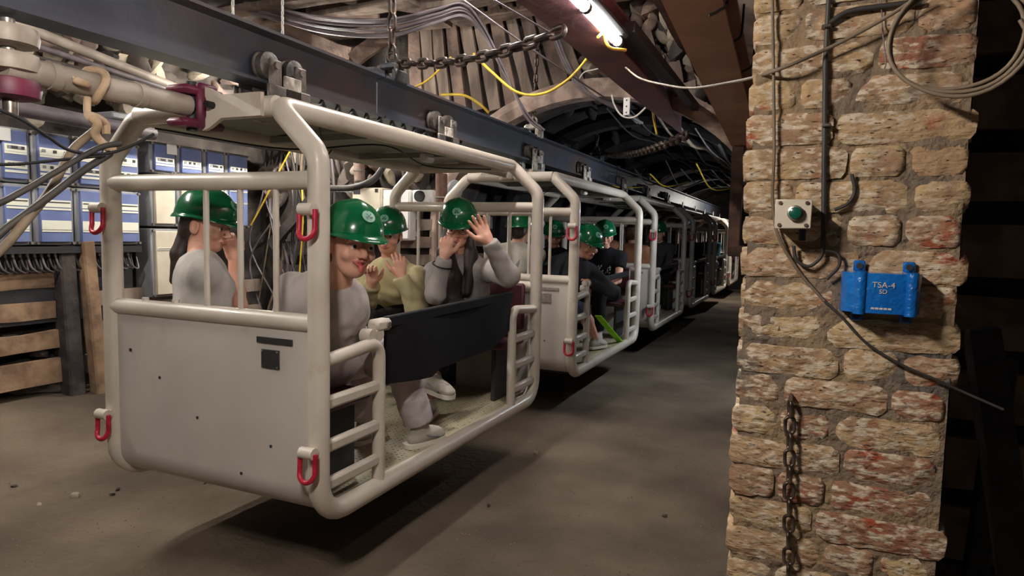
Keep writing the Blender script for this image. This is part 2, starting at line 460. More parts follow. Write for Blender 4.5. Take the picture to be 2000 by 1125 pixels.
# fine gravel: nobody could count it
gn = 5200; rs_ = np.random.RandomState(3); gx = np.where(rs_.rand(gn) < .5, rs_.uniform(-1.6, .0, gn), rs_.uniform(-5, -2.6, gn)); gy = 1.6+rs_.rand(gn)**1.6*6; gs = rs_.uniform(.0015, .006, gn)
ov = np.array([(1, 0, 0), (0, 1, 0), (-1, 0, 0), (0, -1, 0), (0, 0, .8)]); of = [(0, 1, 4), (1, 2, 4), (2, 3, 4), (3, 0, 4)]
mb = MB()
for k in range(gn):
    zf = floor_z(gx[k], gy[k])+.002
    a = rs_.uniform(0, 6); ca, sa = math.cos(a), math.sin(a)
    mb.add([(gx[k]+gs[k]*(p[0]*ca-p[1]*sa*.7), gy[k]+gs[k]*(p[0]*sa+p[1]*ca*.7), zf+gs[k]*p[2]) for p in ov], of)
mb.build('gravel', M_rockb, None, 0, 'fine gravel scattered over the ground beside the train', 'gravel', None, 'stuff')
# ------------------------------------------------------------------ left wall, ceiling, back wall
def wallL(u, v):
    y = -1.2+u*6.9; z = -.1+v*3.8; x0 = -5.35+.35*np.clip((z-2.2)/1.0, 0, 1)
    p = np.stack([x0, y, z], 1); d = fbm(p*2.1, 5, 3)*.22
    return np.stack([x0+d, y, z], 1)
W_left = sheet('wall_left', wallL, 90, 60, M_rock, flip=True)
def ceilf(u, v):
    x = -5.6+u*6.6; y = -1.2+v*6.7; z = 3.36+.1*np.cos((x+2.3)*.9)-.35*np.clip((-4.0-x)/1.4, 0, 1)-.65*np.clip((x+.9)/.5, 0, 1)
    p = np.stack([x, y, z], 1); return np.stack([x, y, z+fbm(p*2.2, 5, 8)*.16], 1)
W_ceil = sheet('ceiling', ceilf, 90, 90, M_rock, flip=True)
# back wall with the arched mouth of the gallery
YB = 5.42; ACX, AHW, AZ0, AH = -1.62, 1.42, 1.45, 1.16
def arch_z(x, g=0):
    t = (x-ACX)/(AHW+g)
    return 0 if abs(t) >= 1 else AZ0+(AH+g)*math.sqrt(1-t*t)
mb = MB()
xs = sorted(set([-5.7+i*.09 for i in range(75)]+[ACX-AHW, ACX+AHW]))
for a, b in zip(xs[:-1], xs[1:]):
    za, zb = arch_z(a+1e-5), arch_z(b-1e-5)
    da, db = 0.06*math.sin(a*9.1), .06*math.sin(b*9.1)
    mb.add([(a, YB+da, za), (b, YB+db, zb), (b, YB+db, 3.7), (a, YB+da, 3.7), (a, YB+.5, za), (b, YB+.5, zb), (b, YB+.5, 3.7), (a, YB+.5, 3.7)],
           [(0, 1, 2, 3), (4, 7, 6, 5), (0, 4, 5, 1), (3, 2, 6, 7)])
W_back = mb.build('wall_back', M_rock, kind='structure')
# gallery beyond the arch
def tun(u, v):
    t = PI*(1.25-1.5*v); x = ACX+(AHW+.22)*np.cos(t); z = AZ0+(AH+.22)*np.sin(t); low = z < AZ0-.01
    s_ = np.clip(np.maximum(v-.8333, .1667-v)/.1667, 0, 1); x = np.where(low, np.where(v > .5, ACX+AHW+.22, ACX-AHW-.22), x); z = np.where(low, AZ0*(1-s_)-.05*s_, z)
    y = YB+.2+u*14.2; p = np.stack([x, y, z], 1); d = fbm(p*2.4, 4, 12)*.13
    return np.stack([x+d*np.cos(t)*.9, y, z+d*np.where(low, 0, 1)], 1)
sheet('wall_tunnel', tun, 110, 44, M_rockshade, flip=True)
MB().box((ACX, YB+14.5, 1.4), (4.6, .1, 3.4)).build('wall_far', M_rockshade, kind='structure')
# right side wall of the gallery behind the pillar, low concrete ceiling on the right
MB().box((.235, 3.85, 1.4), (.12, 3.1, 3.2)).build('wall_side', M_conc, kind='structure')
def ceilR(u, v):
    x = -.78+u*1.3; y = 1.2+v*4.3; z = 2.62-.28*np.clip((x+.55)/.7, 0, 1); p = np.stack([x, y, z], 1)
    return np.stack([x, y, z+fbm(p*2.6, 4, 21)*.06], 1)
sheet('ceiling_right', ceilR, 30, 70, M_conc, flip=True)

# timber lagging over the arch
mb_board = {}
def plank(parent, p, q, w_, th, mat_, up=(0, 1, 0), name='plank'):
    mb = MB(); p, q = V(p), V(q); d = (q-p); n = 5; y = d.normalized(); x = y.cross(V(up)).normalized(); z = x.cross(y)
    rows = []
    for i in range(n+1):
        c = p.lerp(q, i/n); ww = w_/2*(1+random.uniform(-.1, .1)); off = x*random.uniform(-.006, .006)
        rows.append([c+off-x*ww-z*th/2, c+off+x*ww-z*th/2, c+off+x*ww+z*th/2, c+off-x*ww+z*th/2])
    vs_ = [a for r in rows for a in r]; fs = [(3, 2, 1, 0), (4*n, 4*n+1, 4*n+2, 4*n+3)]
    for i in range(n):
        for k in range(4): fs.append((4*i+k, 4*i+(k+1) % 4, 4*i+4+(k+1) % 4, 4*i+4+k))
    mb.add(vs_, fs); return mb.build(name, mat_, parent, 20)
for i, u in enumerate([812, 838, 862, 890, 922, 952, 985, 1016, 1048, 1082, 1112]):
    lean = 6+i*2.2; top = P(u-lean, 20, Y=5.30); bot = P(u+lean*.9, 215 if u < 1000 else 196-(u-1000)*.12, Y=5.33)
    top = bot+(top-bot)*1.35
    plank(W_back, bot, top, random.uniform(.095, .125), .035, M_wood if i % 3 else M_rockb)
for (a, b) in [((1262, 60), (1290, 205)), ((1288, 110), (1296, 190)), ((1318, 120), (1330, 215)), ((1225, 95), (1236, 178)), ((1345, 160), (1362, 235))]:
    plank(W_back, P(a[0], a[1], Y=5.3), P(b[0], b[1], Y=5.33), .09, .035, M_wood)
for (a, b, w_) in [((555, 62), (685, 110), .14), ((688, 118), (775, 52), .13), ((600, 12), (740, 30), .12), ((700, -10), (860, 14), .14), ((455, 30), (600, 58), .1)]:
    plank(W_ceil, P(a[0], a[1], Y=4.6), P(b[0], b[1], Y=4.75), w_, .04, M_rockb, (0, 1, .2))
for y in (3.3, 3.75, 4.2, 4.65, 5.05):
    for x0, x1 in ((-4.6, -2.9), (-2.8, -1.2)):
        plank(W_ceil, (x0, y+random.uniform(-.1, .1), 3.2+random.uniform(-.03, .03)), (x1, y+random.uniform(-.1, .1), 3.22), .16, .04, M_wood if random.random() < .5 else M_rockb, (0, 0, 1))
# rocks packed behind the lagging and over the left wall
for i in range(110):
    u = random.uniform(1140, 1420); v = random.uniform(10, 150+(u-1140)*.3)
    q = P(u, v, Y=5.32+random.uniform(0, .08)); s_ = random.uniform(.05, .13)
    rock(W_back, q, (s_*1.2, s_*.6, s_), random.choice([M_rockb, M_rockb, M_rock, M_rockp]))
for i in range(70):
    u = random.uniform(-20, 470); v = random.uniform(30, 215)
    q = P(u, v, X=-4.95+random.uniform(-.05, .05)); s_ = random.uniform(.07, .19)
    rock(W_left, q, (s_*.6, s_*1.3, s_*.7), random.choice([M_rockp, M_rockp, M_rockb, M_rock]))
for i in range(46):
    u = random.uniform(500, 850); v = random.uniform(225, 400)
    q = P(u, v, Y=5.3); s_ = random.uniform(.06, .16)
    rock(W_back, q, (s_*1.3, s_*.5, s_*.8), random.choice([M_rock, M_rockb, M_rockp]))
for i in range(40):
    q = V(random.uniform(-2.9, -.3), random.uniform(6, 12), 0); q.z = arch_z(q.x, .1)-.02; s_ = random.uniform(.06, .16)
    rock(W_back, q, (s_*1.3, s_, s_*.6), M_rockshade)

for i in range(70):
    q = V(ACX+AHW+.12, random.uniform(5.7, 15), random.uniform(.9, 1.9)); s_ = random.uniform(.06, .17)
    rock(W_back, q, (s_*.6, s_*1.2, s_*.8), random.choice([M_rock, M_rockb, M_rockb, M_rockp]))
# steel arches
def arch_path(y, g=0.0, z0=.0):
    pts = [(ACX-AHW-g, y, z0)]+[(ACX+(AHW+g)*math.cos(PI-PI*k/28), y, AZ0+(AH+g)*math.sin(PI*k/28)) for k in range(29)]+[(ACX+AHW+g, y, z0)]
    return pts
prof = [(a_*1.5, b_*1.6) for a_, b_ in [(-.06, .0), (-.035, -.045), (-.02, -.045), (-.008, -.008), (.008, -.008), (.02, -.045), (.035, -.045), (.06, 0), (.05, .05), (-.05, .05)]]
for i, y in enumerate([5.30, 6.7, 8.1, 9.6, 11.2, 13.0, 15.0]):
    a = MB().sweep(arch_path(y), prof).build('steel_arch', M_arch if i == 0 else M_steel, None, 30,  # inner arches get darker steel, gallery shade put into the colour
        ['pale steel roof arch framing the mouth of the gallery', 'dark steel roof arch inside the gallery, first behind the entrance arch'][min(i, 1)] if i < 2 else
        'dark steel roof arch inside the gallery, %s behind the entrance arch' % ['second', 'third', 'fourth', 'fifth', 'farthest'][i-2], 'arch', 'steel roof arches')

# ------------------------------------------------------------------ brick pillar
PX0, PX1, PY0 = -.135, .318, 1.68
W_pil = thing('wall_right', None, None, (.09, 1.95, 0), kind='structure')
def coref(u, v):
    # front skin of mortar, recessed behind the brick faces
    x = PX0+.012+u*(PX1-PX0-.024); z = v*3.05; p = np.stack([x, 0*x, z], 1)
    return np.stack([x, PY0+.006+fbm(p*26, 3, 31)*.004+fbm(p*6, 2, 33)*.003, z], 1)
sheet('mortar_face', coref, 60, 380, M_mortar, kind=None, parent=W_pil, smooth=60)
MB().box(((PX0+PX1)/2, PY0+.29, 1.525), (PX1-PX0-.03, .5, 3.05)).build('mortar_core', M_mortar, W_pil)
def brick_mesh(seed, LX, HZ):
    nx, nz, ny = 12, 5, 3; mb = MB(); idx = {}; vs_ = []
    DY = .24
    for i in range(nx+1):
        for j in range(ny+1):
            for k in range(nz+1):
                if i in (0, nx) or j in (0, ny) or k in (0, nz):
                    idx[(i, j, k)] = len(vs_); vs_.append(((i/nx-.5)*LX, (j/ny)**1.6*DY, (k/nz-.5)*HZ))
    A = np.array(vs_); n1 = fbm(A*22+seed*3.1, 3, seed); n2 = fbm(A*60+seed*1.7, 2, seed+9)
    ex = np.clip((np.abs(A[:, 0])-(LX/2-.014))/.014, 0, 1); ez = np.clip((np.abs(A[:, 2])-(HZ/2-.010))/.010, 0, 1)
    front = np.exp(-A[:, 1]/.02)
    A[:, 1] += front*(.0045*np.maximum(ex, ez)**2+.004*ex*ez+.006*n1+.004*n2)
    A[:, 0] += .006*n1*ex-np.sign(A[:, 0])*.008*ex*ez*front; A[:, 2] += .005*n2*ez-np.sign(A[:, 2])*.003*ex*ez*front
    rs = np.random.RandomState(seed)
    for _ in range(rs.randint(0, 3)):      # chipped corners
        c = np.array([rs.choice([-1, 1])*LX/2, 0, rs.choice([-1, 1])*HZ/2]); d = np.linalg.norm(A-c, axis=1); A[:, 1] += np.clip(1-d/rs.uniform(.025, .05), 0, 1)*.016
    mb.v = [tuple(a) for a in A]
    def q(a, b, c, d): mb.f.append((idx[a], idx[b], idx[c], idx[d]))
    for i in range(nx):
        for k in range(nz): q((i, 0, k), (i+1, 0, k), (i+1, 0, k+1), (i, 0, k+1))
    for i in range(nx):
        for j in range(ny): q((i, j, nz), (i+1, j, nz), (i+1, j+1, nz), (i, j+1, nz)); q((i, j+1, 0), (i+1, j+1, 0), (i+1, j, 0), (i, j, 0))
    for j in range(ny):
        for k in range(nz): q((0, j+1, k), (0, j, k), (0, j, k+1), (0, j+1, k+1)); q((nx, j, k), (nx, j+1, k), (nx, j+1, k+1), (nx, j, k+1))
    mb.mi = [0]*len(mb.f); me = mb.mesh('brick', (0, 0, 0), 60); me.materials.append(M_brick); return me
BFULL = [brick_mesh(s_, .240, .067) for s_ in range(9)]; BHALF = [brick_mesh(40+s_, .116, .067) for s_ in range(7)]
BT = [brick_mesh(80+s_, .174, .067) for s_ in range(4)]
pitch = .0765; z = .03
row = 0
patterns = [['F', 'H', 'H'], ['H', 'F', 'H'], ['F', 'H', 'H'], ['T', 'F'], ['H', 'H', 'F'], ['F', 'T']]
LEN = {'F': .240, 'H': .116, 'T': .174}
while z < 3.02:
    pat = patterns[row % 6] if row % 4 else random.choice(patterns); tot = sum(LEN[c] for c in pat); gap = .009
    x = PX0+random.uniform(-.008, .006); avail = (PX1-PX0)+random.uniform(-.022, .012); sc = (avail-gap*(len(pat)-1))/tot
    for c in pat:
        l = LEN[c]*sc; me = random.choice({'F': BFULL, 'H': BHALF, 'T': BT}[c])
        o = bpy.data.objects.new('brick', me); COL.objects.link(o); o.parent = W_pil
        o.location = V(x+l/2, PY0+random.uniform(-.003, .003), z+pitch/2+random.uniform(-.003, .003))-W_pil.location
        o.scale = (sc*random.choice([1, 1]), 1, random.uniform(.95, 1.06)); o.rotation_euler = (random.uniform(-.012, .012), random.uniform(-.018, .018), random.uniform(-.02, .02))
        x += l+gap
    z += pitch; row += 1
# timbers and dark wall in the recess right of the pillar
MB().box((1.7, 3.6, 1.5), (2.6, .2, 3.4)).build('wall_recess', M_rock, kind='structure')
W_rec = bpy.data.objects['wall_recess']
for k in range(9):
    plank(W_rec, (.62, 3.42, .15+k*.31), (2.6, 3.42, .17+k*.31), .22, .05, M_woodt)
MB().beam(P(1915, 640, Y=2.3), P(2010, 1300, Y=2.15), .085, .08, (0, 1, 0), .008).build('timber_prop', M_woodd, None, 30, 'dark square timber leaning in the recess right of the brick pillar', 'timber')
MB().beam(P(1965, 700, Y=2.9), P(1900, 1150, Y=2.7), .07, .06, (0, 1, 0), .008).build('timber_prop', M_woodd, None, 30, 'dark timber leaning the other way behind the first prop', 'timber')
# ------------------------------------------------------------------ monorail, beams, hangers
CX = -2.134; RZ0, RZ1 = 2.02, 2.245
def ibeam(x, z0, z1, w_, tf, tw):
    return [(x-w_/2, z0), (x+w_/2, z0), (x+w_/2, z0+tf), (x+tw/2, z0+tf*1.5), (x+tw/2, z1-tf*1.5), (x+w_/2, z1-tf), (x+w_/2, z1), (x-w_/2, z1), (x-w_/2, z1-tf), (x-tw/2, z1-tf*1.5), (x-tw/2, z0+tf*1.5), (x-w_/2, z0+tf)]
for k, (y0, y1) in enumerate([(.2, 3.02), (3.03, 5.05), (5.06, 8.0), (8.01, 13.0), (13.01, 19)]):
    lab = ['dark steel monorail beam over the nearest white cabin, filling the top left', 'monorail beam section over the rear of the nearest cabin', 'monorail beam section entering under the roof arch',
           'monorail beam section over the third cabin in the gallery', 'farthest monorail beam section deep in the gallery'][k]
    rb = thing('monorail_beam', lab, 'rail', (CX, y0, RZ0), 'monorail beam sections')
    MB().prism(ibeam(CX, RZ0, RZ1, .12, .013, .011), (0, y0, 0), (1, 0, 0), (0, 0, 1), (0, 1, 0), y1-y0).build('beam', M_rail, rb, 20)
    MB().box((CX, y1-.03, RZ1+.012), (.09, .1, .024)).build('joint_plate', M_steel, rb)
def hanger(y, white, label, group='rail hangers'):
    h = thing('rail_hanger', label, 'hanger', (CX, y, RZ1), group); mm = M_trolw if white else M_steel
    for s_ in (-1, 1):
        MB().rbox((CX+s_*.055, y, RZ1+.02), (.035, .12, .07), .008).build('clamp_jaw', mm, h)
    MB().rbox((CX, y, RZ1+.075), (.13, .09, .04), .012).build('yoke', mm, h)
    for s_ in (-1, 1):
        for t in (-1, 1): MB().disc((CX+s_*.055, y+t*.035, RZ1+.065), (0, 0, 1), .014, .03, 8).build('bolt', M_bright if white else M_wheel, h)
    MB().tube([(CX+.03*math.cos(a), y, RZ1+.12+.035*math.sin(a)) for a in np.linspace(0, 2*PI, 15)[:-1]], .009, 8, closed=True).build('shackle', mm, h)
    return h
hy1 = P(765, 118, X=CX).y; hy2 = P(1042, 235, X=CX).y; hy3 = P(1165, 300, X=CX).y
hanger(hy1, False, 'dark rail clamp hanging from the heavy chain over the nearest cabin')
hanger(hy2, True, 'dusty white rail clamp below the vertical chain at the roof arch')
hanger(hy3, False, 'shadowed rail clamp inside the gallery behind the arch')
hanger(9.6, False, 'rail clamp deep in the gallery over the third cabin')
chain('heavy_chain', [V(CX, hy1, RZ1+.15), V(CX, hy1, 3.12)], .105, .06, .011, M_chain, 'heavy dark chain hanging vertically from the roof to the rail clamp', 'suspension chains')
ca = V(CX+.04, hy1, RZ1+.10); cb = P(1092, 62, X=-.98)
chain('stay_chain', sag(ca, cb, .05), .105, .062, .012, M_chain, 'heavy dark chain stretched sideways from the rail clamp to the red beam', 'suspension chains')
chain('hanger_chain', [V(CX, hy2, RZ1+.14), V(CX+.02, hy2, 3.05)], .085, .042, .009, M_chainb, 'shiny chain hanging vertically in front of the timber lagging', 'suspension chains')
chain('hanger_chain', [V(CX, hy3, RZ1+.12), V(CX, hy3, 2.6)], .085, .05, .01, M_chain, 'dim vertical chain just inside the gallery arch', 'suspension chains')
chain('stay_chain', sag(V(CX+.06, hy3, RZ1+.08), P(1345, 262, X=-.55), .06), .1, .055, .011, M_chain, 'dim chain stretched sideways inside the gallery below the red beam end', 'suspension chains')
for u, v0, v1, nm in ((455, -30, 28, 'short thin white chain, leftmost of the pair at the top edge'), (552, -40, 64, 'thin white chain hanging to the rail, right of its shorter twin')):
    q = P(u, v1, X=CX+.02); chain('thin_chain', [q, q+V(0, 0, .5)], .026, .014, .0026, M_cwhite, nm, 'thin white chains')

# red beam with slanted end, brown beam with hanging post
rz = 2.307
mb = MB().prism(ibeam(-.955, rz, rz+.2, .19, .016, .012), (0, 1.0, 0), (1, 0, 0), (0, 0, 1), (0, 1, 0), 3.4)
for dy, sc_ in ((4.95, .12),):     # tapered end piece
    mb2 = MB().prism(ibeam(-.955, rz, rz+.2, .19, .016, .012), (0, 4.4, 0), (1, 0, 0), (0, 0, 1), (0, 1, 0), 1.4)
    n_ = len(mb2.v)//2; mb2.v = mb2.v[:n_]+[(-1.0+(p[0]+.955)*sc_, p[1], p[2]) for p in mb2.v[n_:]]
    mb.add(mb2.v, mb2.f)
mb.build('roof_beam', M_redbeam, None, 20, 'dark red steel roof beam ending in a point over the train', 'beam', 'painted roof beams')
bd = V(-.055, 3.0, -.10).normalized()
MB().prism(ibeam(0, 0, .2, .19, .016, .012), V(-.38, 2.3, 2.2)-bd*1.2, (1, 0, 0), (0, 0, 1), bd, 4.2).build('roof_beam', M_brownbeam, None, 20, 'wide brown steel roof beam running beside the brick pillar', 'beam', 'painted roof beams')
hp = thing('hanging_post', 'narrow brown steel post hanging beside the left edge of the brick pillar', 'post', P(1437, 498, Y=5.22))
pt = P(1438, 290, Y=5.22); pb = P(1437, 498, Y=5.22)
MB().rbox(((pt.x+pb.x)/2, 5.22, (pt.z+pb.z)/2+.02), (.085, .07, pt.z-pb.z+.04), .004).build('post', M_rust, hp)
MB().rbox((pb.x, 5.22, pb.z+.03), (.11, .09, .08), .006).build('foot', M_rust, hp)

# fluorescent lamps: housing, two tubes
def lamp(x, y, z, ln, watts, colr, label):
    t = thing('fluorescent_lamp', label, 'lamp', (x, y, z+.03), 'fluorescent lamps')
    MB().rbox((x, y, z+.075), (.07, ln+.08, .04), .012).build('housing', M_dark, t)
    n = 2; r = .019; mt = mat('lit_fluorescent_tube_%d' % len(MATS), (*colr, 1), None, emit=watts/(PI*2*PI*r*(ln-.12)))
    for k in range(n):
        yy = y-ln/2+(k+.5)*ln/n
        MB().tube([(x, yy-ln/n/2+.03, z+.03), (x, yy+ln/n/2-.03, z+.03)], r, 10).build('tube', mt, t, label='glowing white tube')
        MB().disc((x, yy+ln/n/2-.02, z+.03), (0, 1, 0), .024, .03, 10).build('end_cap', M_dark, t)
    return t
LL = ['glowing twin tube fluorescent lamp beside the dark red roof beam']
lamp(*LAMPS[1], LL[0])
for k, L in enumerate(LAMPS):
    if k == 1: continue
    lamp(*L, ['fluorescent lamp over the boxes at the left end of the back wall', '', 'fluorescent lamp over the space in front of the train', 'fluorescent lamp at the right side of the gallery beside the third cabin',
         'fluorescent lamp high over the blue cabinets', 'fluorescent lamp deep in the gallery beside the last cabin', 'added unseen fill lamp close under the roof timbers above the nearest cabin'][k])
MB().beam((-.80, 3.15, 2.40), (-.80, 5.25, 2.40), .05, .05).build('steel_angle', M_dark, None, 30, 'dark steel angle carrying the lamp along the roof', 'angle')

# ------------------------------------------------------------------ roof cables
for k in range(15):
    a = random.uniform(-1, 1); b = random.uniform(-1, 1); zo = a*18; yo = 4.4+b*.12
    pts = [P(380, -12+zo*.4, Y=yo), P(520, 22+zo*.7, Y=yo), P(640, 48+zo, Y=yo), P(760, 52+zo*1.1, Y=yo), P(850, 30+zo*.9, Y=yo), P(905, 18+zo*.8, Y=yo+.1), P(945, 60+zo*.5, Y=yo+.25),
           P(985, 140+zo*.3, Y=yo+.35), P(1028+zo*.2, 225, Y=yo+.4), P(1060+zo*.2, 255, Y=yo+.45)]
    cable('roof_cable', pts, random.uniform(.006, .011), M_cgrey, 'grey cable of the sagging bundle under the roof timbers', 'cable', 'bundled grey roof cables', 6, 6)
for k in range(6):
    d = random.uniform(-6, 6)
    cable('roof_cable', [P(1085+d, 70, Y=4.8), P(1105+d, 120, Y=4.85), P(1135+d, 170, Y=4.9), P(1170+d, 195+d*.5, Y=4.95), P(1215+d, 215+d, Y=5.1), P(1250+d, 240, Y=5.6)], random.uniform(.008, .014), M_cgrey,
          'grey hose of the bundle dropping behind the red beam', 'cable', 'grey hoses by the red beam', 6, 6)
cable('yellow_cable', [P(925, 105, Y=4.3), P(960, 140, Y=4.3), P(1010, 180, Y=4.3), P(1060, 183, Y=4.3), P(1110, 155, Y=4.3), P(1150, 110, Y=4.3), P(1172, 75, Y=4.2)], .010, M_cyel, 'bright yellow cable sagging in front of the lagging boards', 'cable', None)
cable('yellow_cable', [P(790, 178, Y=4.5), P(830, 160, Y=4.5), P(862, 132, Y=4.5), P(880, 112, Y=4.4)], .008, M_cyel, 'yellow cable end left of the heavy chain', 'cable')
cable('yellow_cable', [P(862, 185, Y=4.9), P(905, 186, Y=4.9), P(935, 202, Y=4.95), P(955, 220, Y=5.0)], .011, M_cyel, 'short yellow cable curving just above the monorail', 'cable')
cable('yellow_cable', [P(1168, 72, X=-.86), P(1178, 66, X=-.86), P(1190, 92, X=-.84), P(1222, 98, X=-.8)], .007, M_cyel, 'yellow lead curling under the glowing lamp', 'cable')
cable('yellow_cable', [P(1245, 98, Y=4.4), P(1268, 108, Y=4.4), P(1275, 140, Y=4.45), P(1273, 178, Y=4.5), P(1276, 225, Y=4.9), P(1283, 262, Y=5.0)], .009, M_cyel, 'yellow cable hanging down right of the red beam', 'cable')
cable('white_cable', [P(1195, 185, Y=5.0), P(1200, 205, Y=5.0), P(1215, 226, Y=5.0), P(1240, 228, Y=5.0), P(1268, 203, Y=5.0)], .007, M_cwhite, 'white cable looping below the arch crown', 'cable')
cable('white_cable', [P(1128, 160, Y=4.9), P(1140, 142, Y=4.9), P(1160, 136, Y=4.9), P(1178, 132, Y=4.9)], .005, M_cwhite, 'thin white lead above the grey hoses', 'cable')
for k, (a, b) in enumerate([((905, 0), (1180, 190)), ((965, 0), (1240, 150))]):
    cable('wire_rope', [P(a[0], a[1], Y=3.7), P((a[0]+b[0])/2, (a[1]+b[1])/2+4, Y=4.1), P(b[0], b[1], Y=4.6)], .006, M_cgrey, ['pale rope running diagonally under the roof to the arch, left of its twin', 'pale rope running diagonally under the roof, right of its twin'][k], 'rope')
mb = MB(); q = P(1224, 208, Y=4.98); mb.rbox(q, (.05, .012, .13), .003); pl = mb.build('hanging_plate', M_white, None, 40, 'small white perforated plate hanging in the arch mouth', 'plate', org=tuple(q))
for dz in (-.045, 0, .045): MB().disc(q+V(0, -.006, dz), (0, 1, 0), .006, .004, 8).build('hole', M_ink, pl)
for k in range(8):
    u = 1180+k*30
    cable('roof_cable', [P(u, 345-k*3+random.uniform(-20, 10), Y=7.5), P(u+30, 360+random.uniform(-18, 10), Y=8), P(u+75, 358+random.uniform(-18, 10), Y=9)], .008, M_cyel if k % 3 == 0 else M_cdark,
          'cable scrap among the dim clutter along the gallery roof', 'cable', 'gallery roof cables', 6, 5)
# tangle over the back-left wall
for k in range(26):
    u = random.uniform(510, 640); v = random.uniform(300, 380)
    cable('wall_cable', [P(u, v-70, Y=5.25), P(u+random.uniform(-25, 25), v+40, Y=5.2), P(u+random.uniform(-35, 25), v+140, Y=5.18), P(u+random.uniform(-40, 30), v+250, Y=5.22)], random.uniform(.006, .016),
          random.choice([M_cgrey, M_cgrey, M_cdark, M_ctan]), 'grey cable hanging in the tangle right of the cabinets', 'cable', 'tangled wall cables', 6, 5)
cable('yellow_cable', [P(590, 370, Y=5.1), P(592, 430, Y=5.1), P(586, 520, Y=5.1), P(584, 560, Y=5.1)], .008, M_cyel, 'yellow cable hanging behind the front post of the nearest cabin', 'cable')
cable('yellow_cable', [P(566, 296, Y=5.1), P(548, 330, Y=5.1), P(512, 400, Y=5.1), P(490, 440, Y=5.1)], .009, M_cyel, 'yellow cable slanting down beside the blue cabinets', 'cable')
plank(W_back, P(640, 350, Y=5.1), P(530, 480, Y=5.1), .1, .05, M_woodd)
for k in range(3): plank(W_back, P(560, 440+k*45, Y=5.2), P(700, 436+k*45, Y=5.2), .13, .04, M_woodd)

# ------------------------------------------------------------------ fittings on the back wall (seen through the cabins)
def wall_box(u0, v0, u1, v1, y, dep, mat_, name, label, cat='box', extra=None):
    a = P(u0, v0, Y=y); b = P(u1, v1, Y=y); c = (a+b)/2; t = thing(name, label, cat, (c.x, y+dep/2, b.z))
    MB().rbox((c.x, y+dep/2, c.z), (abs(b.x-a.x), dep, abs(a.z-b.z)), .008).build('body', mat_, t)
    MB().rbox((c.x, y-.004, c.z), (abs(b.x-a.x)*.94, .014, abs(a.z-b.z)*.94), .005).build('lid', mat_, t)
    if extra: extra(t, a, b, c)
    return t
y_ = 5.13
def e1(t, a, b, c):
    MB().box((a.x+.06, y_-.012, a.z-.035), (.075, .004, .045)).build('name_plate', M_dark, t)
    MB().box((b.x-.05, y_-.012, a.z-.025), (.03, .006, .03)).build('latch', M_ink, t)
wall_box(688, 367, 745, 470, y_, .24, M_cream, 'junction_box', 'large cream junction box on the back wall above the helmets', 'box', e1)
def e2(t, a, b, c):
    for k in range(6): MB().box((c.x, y_-.012, a.z-.06-k*.035), (.12-.01*(k % 3), .003, .006)).build('text_line', M_cab, t)
wall_box(748, 371, 800, 470, y_, .24, M_white, 'junction_box', 'white notice covered box on the back wall right of the cream one', 'box', e2)
def e3(t, a, b, c):
    MB().disc((c.x-.01, y_-.02, c.z), (0, 1, 0), .05, .03, 20).build('round_window', M_ink, t)
wall_box(806, 371, 842, 396, y_, .24, M_white, 'gauge_box', 'small white box with a round black dial behind the rear frame', 'box', e3)
def pipe(name, u, v0, v1, y, r, mat_, label):
    a = P(u, v0, Y=y); b = P(u+3, v1, Y=y); t = thing(name, label, 'pipe', b)
    MB().tube([a, b], r, 12).build('pipe', mat_, t)
    for f in (.15, .55, .9): c = a.lerp(b, f); MB().disc(c, (0, 0, 1), r*1.12, .012, 12).build('clamp', M_bright, t)
pipe('standpipe', 862, 340, 640, 4.85, .05, M_rust, 'rusty brown vertical pipe behind the person with the raised hand')
pipe('standpipe', 700, 300, 360, 5.1, .05, M_rockb, 'short brown pipe stub under the cabin roof line')
MB().sphere(P(868+20, 372, Y=4.95), (.07, .05, .09), 14, 10).build('lamp_globe', M_cab, None, 60, 'pale round lamp globe hanging behind the rear frame', 'lamp')
MB().tube(crom([P(610, 372, Y=5.4), P(640, 368, Y=4.95), P(690, 366, Y=4.7), P(730, 350, Y=4.75), P(752, 318, Y=4.95), P(760, 290, Y=5.4)]), .028, 10).build('hose', M_cdark, None, 60, 'thick dark hose bending behind the cabin roof', 'hose')
for k in range(6): plank(W_back, P(780, 440+k*34, Y=5.25), P(960, 436+k*34, Y=5.25), .1, .04, M_rockb if k % 2 else M_wood)
st = thing('perforated_strip', 'perforated steel strip over the cream junction box', 'strip', P(660, 372, Y=5.0))
MB().beam(P(640, 370, Y=5.0), P(690, 372, Y=5.0), .006, .035, (0, 0, 1)).build('strip', M_cab, st)
for k in range(6): MB().box(P(644+k*8.5, 371, Y=4.99), (.02, .006, .011)).build('slot', M_ink, st)

